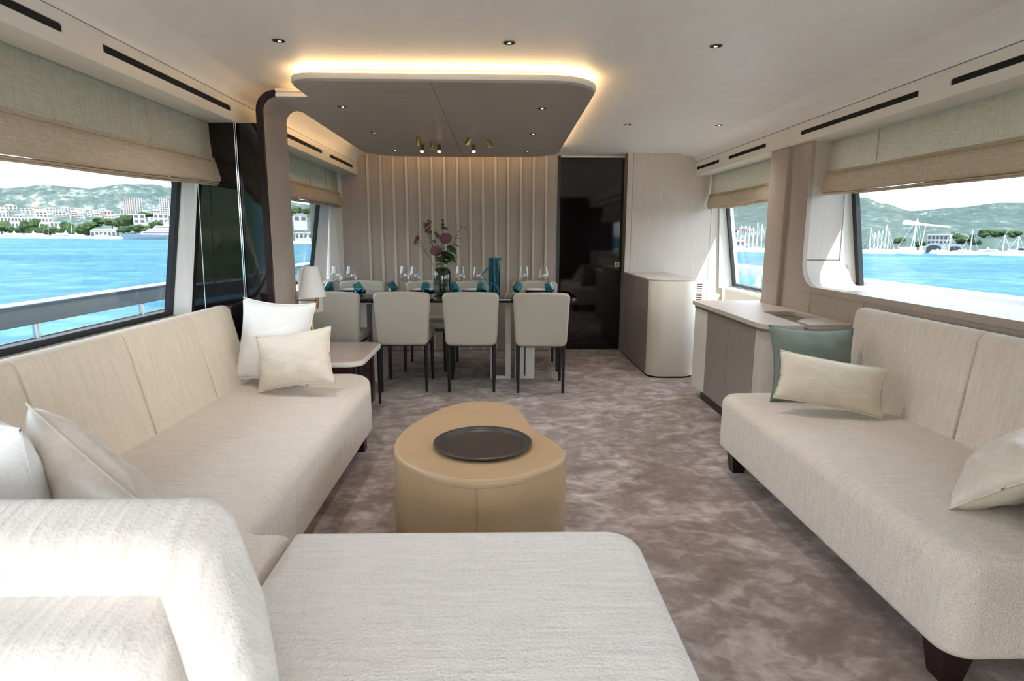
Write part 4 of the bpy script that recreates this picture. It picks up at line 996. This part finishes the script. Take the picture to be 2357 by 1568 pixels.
# hills and shore as polar terrain
def interp(tab, a):
    if a <= tab[0][0]: return tab[0][1]
    for (a0, v0), (a1, v1) in zip(tab, tab[1:]):
        if a <= a1: t = (a-a0)/(a1-a0); t = t*t*(3-2*t); return v0+(v1-v0)*t
    return tab[-1][1]
def terr_z(shore, prof, ridge, az, s):
    ds = interp(shore, az); dr = prof['ridge_d']; el = interp(ridge, az); d = ds+(dr-ds)*s**1.35
    e_sh = math.degrees(math.atan((WZ+0.9-CAM_H)/ds))
    e_ = e_sh+(el-e_sh)*interp(prof['curve'], s) if s <= 1 else el-(s-1)*6
    return d, e_
def ground(T, az, el):
    """distance at which the terrain reaches an elevation angle, as seen from the saloon"""
    for k in range(400):
        d, e_ = terr_z(*T, az, k/400)
        if e_ >= el: return d
    return d
def terrain(name, az0, az1, T, rough, label, seed, mat='hill'):
    V = []; Fc = []; na = 240; st = [0.0, 0.004]+[k/40 for k in range(1, 41)]+[1.12, 1.3]
    m = len(st)
    for i in range(na+1):
        az = az0+(az1-az0)*i/na
        for s in st:
            d, e_ = terr_z(*T, az, s)
            x, y = polar(az, d); z = zel(e_, d)
            q = mnoise.fractal(Vector((x*0.004+seed, y*0.004, seed)), 1.0, 2.0, 5)
            z += q*rough*d*min(1, s*1.6)
            if s == 0.0: z = WZ-1.0
            V.append((x, y, z))
    for i in range(na):
        for j in range(m-1): Fc.append((i*m+j, i*m+j+1, (i+1)*m+j+1, (i+1)*m+j))
    return struct(name, (V, Fc), mat, label, 60)
shoreL = [(-80, 1200), (-38, 1060), (-33, 960), (-27.5, 760), (-20, 500), (-16, 420), (-8, 420)]
curveL = {'ridge_d': 3300, 'curve': [(0, 0), (0.02, 0.06), (0.1, 0.13), (0.25, 0.30), (0.5, 0.52), (0.8, 0.84), (1.0, 1.0)]}
TL = (shoreL, curveL, [(-80, 2.6), (-45, 3.0), (-38, 3.25), (-35.5, 3.50), (-33, 3.42), (-30.4, 3.92), (-28.5, 3.95), (-27.4, 3.75), (-22, 3.3), (-16, 2.6), (-8, 2.0)])
terrain('hill_port', -80, -8, TL, 0.0016, 'wooded hillside above the town across the bay', 1.0)
shoreR = [(10, 262), (20, 258), (31, 250), (41, 250), (80, 300)]
curveR = {'ridge_d': 1900, 'curve': [(0, 0), (0.03, 0.05), (0.1, 0.30), (0.25, 0.44), (0.5, 0.62), (0.8, 0.86), (1.0, 1.0)]}
TR = (shoreR, curveR, [(10, 2.4), (20, 3.6), (26, 3.7), (30.7, 3.12), (32, 2.60), (34, 2.02), (36.8, 2.25), (39.3, 2.52), (41, 2.45), (55, 2.0), (80, 1.6)])
terrain('hill_starboard', 10, 80, TR, 0.0012, 'stony scrub hills behind the marina', 5.0, 'hill_s')

TA = ([(-180, 60), (-95, 70)], {'ridge_d': 170, 'curve': [(0, 0), (0.1, 0.08), (0.25, 0.25), (0.5, 0.6), (1, 1)]}, [(-180, 13), (-150, 15), (-120, 12), (-100, 9), (-92, 3)])
terrain('hill_astern', -180, -92, TA, 0.02, 'wooded bank astern', 9.0, 'foliage')

def house(label, az, d, el0, w, dep, h, roof='tile', wall='ext_white', wins=(0, 0), group=None, name='house', flat=False, yaw=0.0, cat='house'):
    x, y = polar(az, d); z0 = zel(el0, d)
    t = thing(name, label, cat, (x, y, z0), -R(az)+yaw, group)
    make('walls', box(-w/2, w/2, -dep/2, dep/2, -6.0, h), wall, t, 0)
    if flat: make('roof', box(-w/2-0.3, w/2+0.3, -dep/2-0.3, dep/2+0.3, h, h+0.5), roof, t, 0)
    else:
        e_ = 0.5; make('roof', ([(-w/2-e_, -dep/2-e_, h), (w/2+e_, -dep/2-e_, h), (w/2+e_, dep/2+e_, h), (-w/2-e_, dep/2+e_, h), (-w/2+dep*0.4, 0, h+dep*0.22), (w/2-dep*0.4, 0, h+dep*0.22)], [(0, 1, 5, 4), (1, 2, 5), (2, 3, 4, 5), (3, 0, 4), (3, 2, 1, 0)]), roof, t, 0)
    nx, nz_ = wins
    if nx:
        cw = w/nx; ch = h/nz_
        w0 = make('window', box(-cw*0.33, cw*0.33, -0.12, 0.06, -ch*0.30, ch*0.30), 'ext_glass', t, 0)
        for i in range(nx):
            for k in range(nz_):
                o = w0 if (i, k) == (0, 0) else w0.copy()
                if o is not w0: COL.objects.link(o); o.parent = t
                o.location = (-w/2+cw*(i+0.5), -dep/2, ch*(k+0.5))
    return t
def tree(label, az, d, el0, h, r, seed, kind='foliage', group='trees along the far shore', name='pine_tree'):
    x, y = polar(az, d); z0 = zel(el0, d)
    t = thing(name, label, 'tree', (x, y, z0), 0, group); rnd = random.Random(seed)
    make('trunk', tube([(0, 0, -2.0), (0, 0, h*0.5)], [r*0.09, r*0.06], 6), 'trunk', t)
    if kind == 'foliage2': g = move(ico(1.0, 2, 0.25, (r, r, h*0.5), seed, 2.0), (0, 0, h*0.5))
    else:
        gs = []
        for k in range(10):
            a = rnd.random()*2*PI; q = r*0.55*rnd.random()**0.5
            gs.append(move(ico(1.0, 2, 0.45, (r*(0.45+0.25*rnd.random()), r*0.5, h*(0.20+0.10*rnd.random())), seed+k, 2.2), (q*math.cos(a)*1.3, q*math.sin(a), h*(0.26+0.48*rnd.random()))))
        g = join(*gs)
    make('crown', g, kind, t, 0)
    return t
def sailboat(label, az, d, L, mast, lean=0.0, group='sailing boats in the marina', yaw=0.4):
    x, y = polar(az, d); t = thing('sailboat', label, 'sailboat', (x, y, WZ), -R(az)+yaw, group)
    make('hull', hull_geom(L, L*0.28, L*0.11), 'gel', t, 40)
    make('cabin', box(-L*0.2, L*0.18, -L*0.08, L*0.08, L*0.10, L*0.155, 0.06, 1), 'gel', t)
    ms = make('mast', tube([(0.05*L, 0, L*0.1), (0.05*L+lean, 0, mast)], 0.12, 6), 'gel', t)
    make('boom', tube([(0.05*L, 0, L*0.24), (-0.34*L, 0, L*0.24)], 0.11, 6), 'gel', ms)
    make('rigging', join(tube([(0.48*L, 0, L*0.12), (0.05*L+lean, 0, mast)], 0.03, 4), tube([(-0.46*L, 0, L*0.10), (0.05*L+lean, 0, mast)], 0.03, 4)), 'chrome', ms)
    return t
def hull_geom(L, B, Hh):
    V = []; Fc = []; n = 14
    for i in range(n+1):
        f = i/n; x = -L/2+L*f; w = B/2*(1-max(0, (f-0.45)/0.55)**2.2)*(0.86+0.14*min(1, f/0.3)); sh = Hh*(1+0.35*max(0, f-0.4))
        rk = Hh*0.9*max(0, f-0.8)/0.2
        V += [(x, -w*0.72, -0.4), (x+rk*0.2, -w, Hh*0.5), (x+rk*0.6, -w, sh), (x+rk*0.6, w, sh), (x+rk*0.2, w, Hh*0.5), (x, w*0.72, -0.4)]
    for i in range(n):
        for j in range(5): Fc.append((i*6+j, i*6+j+1, (i+1)*6+j+1, (i+1)*6+j))
    Fc.append(tuple(range(6))[::-1]); Fc.append(tuple(n*6+k for k in range(6))); return V, Fc
def yacht(label, az, d, L, hull='gel', decks=3, yaw=0.0, group=None, flip=1, name='motor_yacht'):
    x, y = polar(az, d); t = thing(name, label, 'yacht', (x, y, WZ), -R(az)+yaw, group)
    Hh = L*0.085; sc = lambda g: ([(flip*p[0], p[1], p[2]) for p in g[0]], g[1])
    make('hull', sc(hull_geom(L, L*0.17, Hh)), hull, t, 40)
    for k in range(decks):
        a = -L*(0.44-0.05*k); b = L*(0.22-0.10*k); w = L*(0.070-0.009*k); z0 = Hh*1.02+L*0.048*k; z1 = z0+L*0.047
        poly = [(a, z0), (b+L*0.06, z0), (b, z1-0.2*L*0.047), (b-0.01*L, z1), (a+0.01*L, z1)]
        dk = make('deckhouse', sc(prism(poly, -w, w, 'y')), 'gel', t, 0)
        make('window_band', sc(box(a+L*0.09, b-L*0.005, -w-0.03, w+0.03, z0+L*0.017, z0+L*0.033)), 'ext_glass', dk, 0)
        make('deck_edge', sc(box(a-L*0.02, b+L*0.01, -w*1.12, w*1.12, z1-L*0.004, z1+L*0.004)), 'gel', t, 0)
    zt = Hh*1.02+L*0.048*decks
    make('radar_mast', sc(join(prism([(-L*0.20, zt), (-L*0.10, zt), (-L*0.15, zt+L*0.085), (-L*0.165, zt+L*0.085)], -L*0.008, L*0.008, 'y'), move(ico(L*0.016, 1), (-L*0.12, 0, zt+L*0.035)))), 'gel', t)
    return t

# ---- town across the bay (port)
t = house('long white waterside block with rows of deep window bays', -36.9, 1130, 0.46, 62, 14, 14.5, 'ext_white', 'ext_white', (16, 2), flat=True, name='long_building', cat='building')
t2 = house('lower white wing stepping down from the long window block', -35.0, 1120, 0.50, 18, 12, 7.5, 'ext_white', 'ext_white', (4, 1), flat=True, name='long_building', cat='building')
house('pale apartment tower rising above the town rooftops', -30.35, 1500, 1.45, 18, 16, 35, 'ext_white', 'ext_pink', (5, 9), flat=True, name='apartment_tower', cat='building')
house('slim white half of the apartment tower above the rooftops', -29.72, 1505, 1.45, 13, 14, 36, 'ext_white', 'ext_white', (3, 9), flat=True, name='apartment_tower', cat='building')
house('second white apartment tower close to the black window frame', -27.85, 1480, 1.45, 20, 16, 37, 'ext_white', 'ext_white', (5, 9), flat=True, name='apartment_tower', cat='building')
house('white boathouse with a row of small windows on the quay', -32.1, 905, -0.22, 30, 10, 8.0, 'ext_pink', 'ext_white', (7, 1), name='boathouse', cat='building')
house('modern white villa with a glazed front near the big yacht', -29.75, 900, 0.86, 13, 11, 11, 'ext_white', 'ext_white', (2, 2), flat=True, name='modern_villa', cat='building')
house('second modern white villa beside the black window frame', -28.25, 890, 0.86, 16, 11, 12, 'ext_white', 'ext_white', (3, 2), flat=True, name='modern_villa', cat='building')
rnd = random.Random(11); done = []
for k in range(60):
    az = -38.7+(k % 30)*0.39+rnd.uniform(-0.12, 0.12); el = 1.12+rnd.uniform(0, 0.62); d = ground(TL, az, el)
    w = d*rnd.uniform(0.0075, 0.0125); h = d*rnd.uniform(0.004, 0.0062)
    if any(abs(d-q[1]) < w*1.2 and abs(az-q[0])*0.01745*d < (w+q[2])*0.75 for q in done): continue
    done.append((az, d, w))
    rf = ('tile', 'ext_pink', 'ext_white')[k % 3]; wl = 'ext_white' if k % 4 else 'ext_pink'; fl = (k % 5 == 0)
    place = 'above the long window block' if az < -35.2 else 'behind the shore pines' if az < -32.6 else 'around the foot of the apartment tower' if az < -29.5 else 'beside the second apartment tower'
    lb = 'small %s house with a %s %s roof, %s' % ('white' if wl == 'ext_white' else 'peach', {'tile': 'terracotta', 'ext_pink': 'pale peach', 'ext_white': 'white'}[rf], 'flat' if fl else 'pitched', place)
    house(lb, az, d, el-0.05, w, w*0.7, h, rf, wl, (3, 2), group='houses of the hillside town, '+lb, yaw=rnd.uniform(-0.5, 0.5), flat=fl)
lab = 'bushy green pine tree on the far port shore'
for k, (az, d, el, h, r) in enumerate([(-38.3, 1050, 0.0, 17, 11), (-37.5, 1035, -0.1, 14, 9), (-36.8, 1020, -0.05, 19, 10), (-36.35, 1015, 0.45, 13, 5), (-35.9, 1000, -0.1, 15, 9), (-35.2, 990, -0.12, 12, 9), (-34.4, 965, 0.1, 17, 8), (-33.8, 950, -0.15, 16, 10), (-33.3, 940, -0.1, 18, 9), (-32.9, 960, 0.5, 9, 8), (-32.3, 960, 0.75, 9, 9), (-31.6, 950, 0.55, 12, 9), (-31.0, 930, 0.5, 16, 10), (-30.5, 905, 0.5, 17, 9), (-30.9, 860, 0.1, 9, 7), (-30.1, 850, 0.12, 10, 8), (-29.4, 840, 0.12, 10, 8), (-28.6, 835, 0.35, 11, 7), (-29.3, 1000, 1.35, 8, 9), (-28.4, 1000, 1.35, 8, 9)]):
    place = 'before the long window block' if az < -35.0 else 'between the long block and the boathouse' if az < -32.7 else 'on the slope above the boathouse' if az < -30.95 else 'around the modern villas'
    lb = '%s green pine %s' % ('tall bushy' if h > 14.5 else 'middling' if h > 10.5 else 'low spreading', place)
    tree(lb, az, d, el, h, r, k, group='shore trees, '+lb)
yacht('long superyacht with pale blue hull moored on the far shore', -28.6, 770, 62, 'hull_blue', 3, 0.0, flip=-1)
for k, (az, d, L) in enumerate([(-37.9, 990, 34), (-36.2, 975, 34), (-34.9, 955, 36), (-33.7, 930, 28), (-32.9, 905, 24), (-32.1, 880, 24), (-31.3, 860, 18)]):
    yacht('white motor yacht moored on the far port quay, %s' % ['nearest the picture edge', 'before the long window block', 'below the tall dark mast', 'beside the boathouse', 'right before the boathouse', 'before the boathouse end', 'just ahead of the superyacht bow'][k], az, d, L, 'gel', 2, random.Random(k).uniform(-0.3, 0.3), 'motor yachts along the far quay', 1 if k % 2 else -1)
sailboat('sailing boat with a tall pale mast before the long white block', -35.7, 955, 15, 27, 2.0, 'sailing boats on the far port shore')
sailboat('sailing boat with a tall dark mast before the shore pines', -34.25, 940, 15, 28, 0.3, 'sailing boats on the far port shore')
# seen through the narrow port window
house('white villa on the bank seen through the narrow port window', -17.6, 470, 1.15, 9, 7, 4.5, 'ext_white', 'ext_white', (2, 1), flat=True)
house('low glazed quay building seen through the narrow port window', -17.2, 440, -0.35, 14, 6, 4.0, 'quay', 'ext_white', (5, 1), flat=True, cat='building', name='quay_building')
for k, (az, el, h, r) in enumerate([(-18.4, 1.6, 6, 4), (-17.9, 1.9, 5, 4), (-16.9, 1.8, 5, 4), (-16.2, 1.2, 5, 4)]):
    tree('round tree on the bank seen through the narrow port window', az, 480+k*6, el, h, r, 40+k, group='trees seen through the narrow port window', name='bank_tree')
yacht('white motor yacht seen through the narrow port window', -17.4, 395, 17, 'gel', 2, 0.5, flip=-1)

# ---- marina (starboard)
rnd = random.Random(4)
for k, (az, m_) in enumerate([(31.35, 8.4), (31.65, 6.8), (31.9, 7.6), (32.15, 6.9), (32.4, 8.8), (32.6, 7.0), (34.35, 8.9), (36.6, 6.2), (37.9, 7.0), (39.8, 5.6), (40.6, 5.8)]):
    pl_ = 'in the mast cluster beside the window frame' if az < 33 else 'close behind the catamaran' if az < 35 else 'before the arched sheds' if az < 38.5 else 'near the picture edge'
    sailboat('white sailing boat in the starboard marina %s' % pl_, az, 230, 5.2, m_+rnd.uniform(-0.4, 0.6), 0.1, 'sailing boats '+pl_, yaw=rnd.uniform(-0.6, 0.6))
for k in range(12):
    sailboat('white sailing boat seen through the narrow starboard window', 20.2+k*0.34, 228+(k % 3)*3, 5.0, rnd.uniform(7.0, 11.0), rnd.uniform(-0.3, 0.3), 'sailing boats seen through the narrow starboard window', yaw=rnd.uniform(-0.6, 0.6))
ct = sailboat('large white sailing catamaran with a raked tall mast', 34.1, 236, 8.0, 11.2, 1.1, None, 0.1)
make('second_hull', move(hull_geom(8.0, 1.4, 0.9), (0, 2.4, 0)), 'gel', ct, 40)
make('deck_bridge', box(-2.6, 2.0, -0.9, 3.2, 0.7, 2.1, 0.2, 2), 'gel', ct)
make('after_mast', tube([(3.2, 0.6, 0.8), (3.9, 0.6, 8.9)], 0.09, 6), 'gel', ct)
bl = [(31.3, 6.5, 'under the masts next to the window frame'), (32.2, 7.5, 'under the masts next to the window frame'), (32.9, 6.5, 'just before the catamaran'), (36.2, 6.5, 'before the arched sheds'), (37.1, 6.0, 'before the arched sheds'), (37.9, 7.0, 'before the long warehouse'), (38.6, 6.0, 'before the long warehouse'), (39.3, 8.5, 'before the long warehouse'), (40.1, 6.5, 'near the picture edge of the starboard window'), (40.9, 7.5, 'near the picture edge of the starboard window'), (20.7, 6.6, 'seen through the narrow starboard window'), (21.6, 6.0, 'seen through the narrow starboard window'), (22.5, 7.0, 'seen through the narrow starboard window'), (23.4, 6.0, 'seen through the narrow starboard window')]
for k, (az, L, pl_) in enumerate(bl):
    yacht('small white motor boat lying %s' % pl_, az, 241, L, 'gel', 2, rnd.uniform(-0.3, 0.3), 'motor boats '+pl_, 1 if k % 2 else -1)
house('two-storey white marina office with ribbon windows', 36.0, 262, -0.55, 7.0, 4, 3.2, 'ext_white', 'ext_white', (6, 2), flat=True, cat='building', name='marina_office')
def hangar(label, az, d, el0, w, h, mat):
    x, y = polar(az, d); t = thing('hangar', label, 'hangar', (x, y, zel(el0, d)), -R(az), 'boat sheds in the marina')
    arc = [(-w/2, -1.0)]+[(-w/2*math.cos(PI*k/12), h*0.55+h*0.45*math.sin(PI*k/12)) for k in range(13)]+[(w/2, -1.0)]
    make('shell', prism(arc, -2.0, 3.0, 'y'), mat, t, 0)
    make('opening', prism([(p[0]*0.8, p[1]*0.78) for p in arc], -2.05, -1.9, 'y'), 'frame', t, 0)
    make('side_bay', box(-w/2-1.6, -w/2, -1.9, 2.0, -1.0, h*0.62), 'ext_white', t, 0)
for az, w, h in ((35.7, 5.0, 2.9), (37.0, 4.4, 2.5)):
    hangar('grey arched boat shed with a dark opening, %s the marina office' % ('below' if az < 36 else 'just beyond'), az, 252, -1.1, w, h, 'shed')
hangar('low boat shed at the picture edge of the starboard window', 41.0, 252, -1.1, 4.2, 2.0, 'shed')
house('long low white warehouse behind the marina', 38.9, 330, -0.62, 16, 4, 1.9, 'ext_white', 'ext_white', (0, 0), flat=True, cat='building', name='warehouse')
house('orange-roofed boathouse seen through the narrow starboard window', 21.3, 258, -0.75, 6.5, 3, 1.5, 'tile', 'ext_white', (4, 1), cat='building', name='boathouse')
for k, (az, el) in enumerate([(21.0, 0.25), (21.8, 0.35), (22.4, 0.15), (20.5, 0.05)]):
    house('little house with a tiled roof on the slope behind the narrow starboard window', az, 330, el, 4.0, 3, 2.2, 'tile', 'ext_pink', (2, 1), group='houses behind the narrow starboard window')
for k, (az, el, h, r) in enumerate([(34.9, -0.8, 3.2, 2.0), (37.4, -0.5, 4.2, 1.8), (37.9, -0.4, 3.6, 1.7), (38.7, 0.0, 3.2, 2.2), (39.5, 0.05, 3.0, 2.2), (40.4, 0.0, 2.8, 2.4), (36.9, -0.2, 3.0, 1.8), (33.4, -0.5, 2.8, 2.0)]):
    dg = ground(TR, az, el)
    tree('green tree among the marina sheds', az, dg, el, h*dg/300, r*dg/300, 60+k, group='trees among the marina sheds', name='shore_tree')
for k, (az, el, h) in enumerate([(38.2, -0.7, 2.6), (38.45, -0.7, 2.9), (37.95, -0.7, 2.2)]):
    tree('dark cypress beside the long warehouse', az, 285, el, h, 0.7, 80+k, 'foliage2', 'cypresses beside the warehouse', 'cypress_tree')
# bare quarry scar on the starboard hillside
def scar():
    top = [(33.55, 1.28), (33.9, 1.30), (34.3, 1.20), (34.8, 1.05), (35.4, 0.95), (36.0, 0.88), (36.6, 0.78)]
    bot = [(33.5, 1.00), (33.9, 0.92), (34.3, 0.90), (34.8, 0.90), (35.4, 0.84), (36.0, 0.78), (36.6, 0.72)]
    V = []; Fc = []; n = len(top)
    for (a, e1), (b, e2) in zip(top, bot):
        for a_, e_ in ((a, e1), (b, e2)):
            d = ground(TR, a_, e_)-12; x, y = polar(a_, d); V.append((x, y, zel(e_, d)+0.4))
    for i in range(n-1): Fc.append((2*i, 2*i+1, 2*i+3, 2*i+2))
    k = len(V); V2 = [(p[0], p[1], p[2]-14) for p in V]
    F2 = [(2*i, 2*i+2, 2*i+2+k, 2*i+k) for i in range(n-1)]+[(2*i+1, 2*i+1+k, 2*i+3+k, 2*i+3) for i in range(n-1)]
    return V+V2, Fc+F2+[(0, k, k+1, 1), (2*n-2, 2*n-1, 2*n-1+k, 2*n-2+k)]
struct('hill_quarry', scar(), 'sand', 'pale bare quarry scar on the hillside', 0)
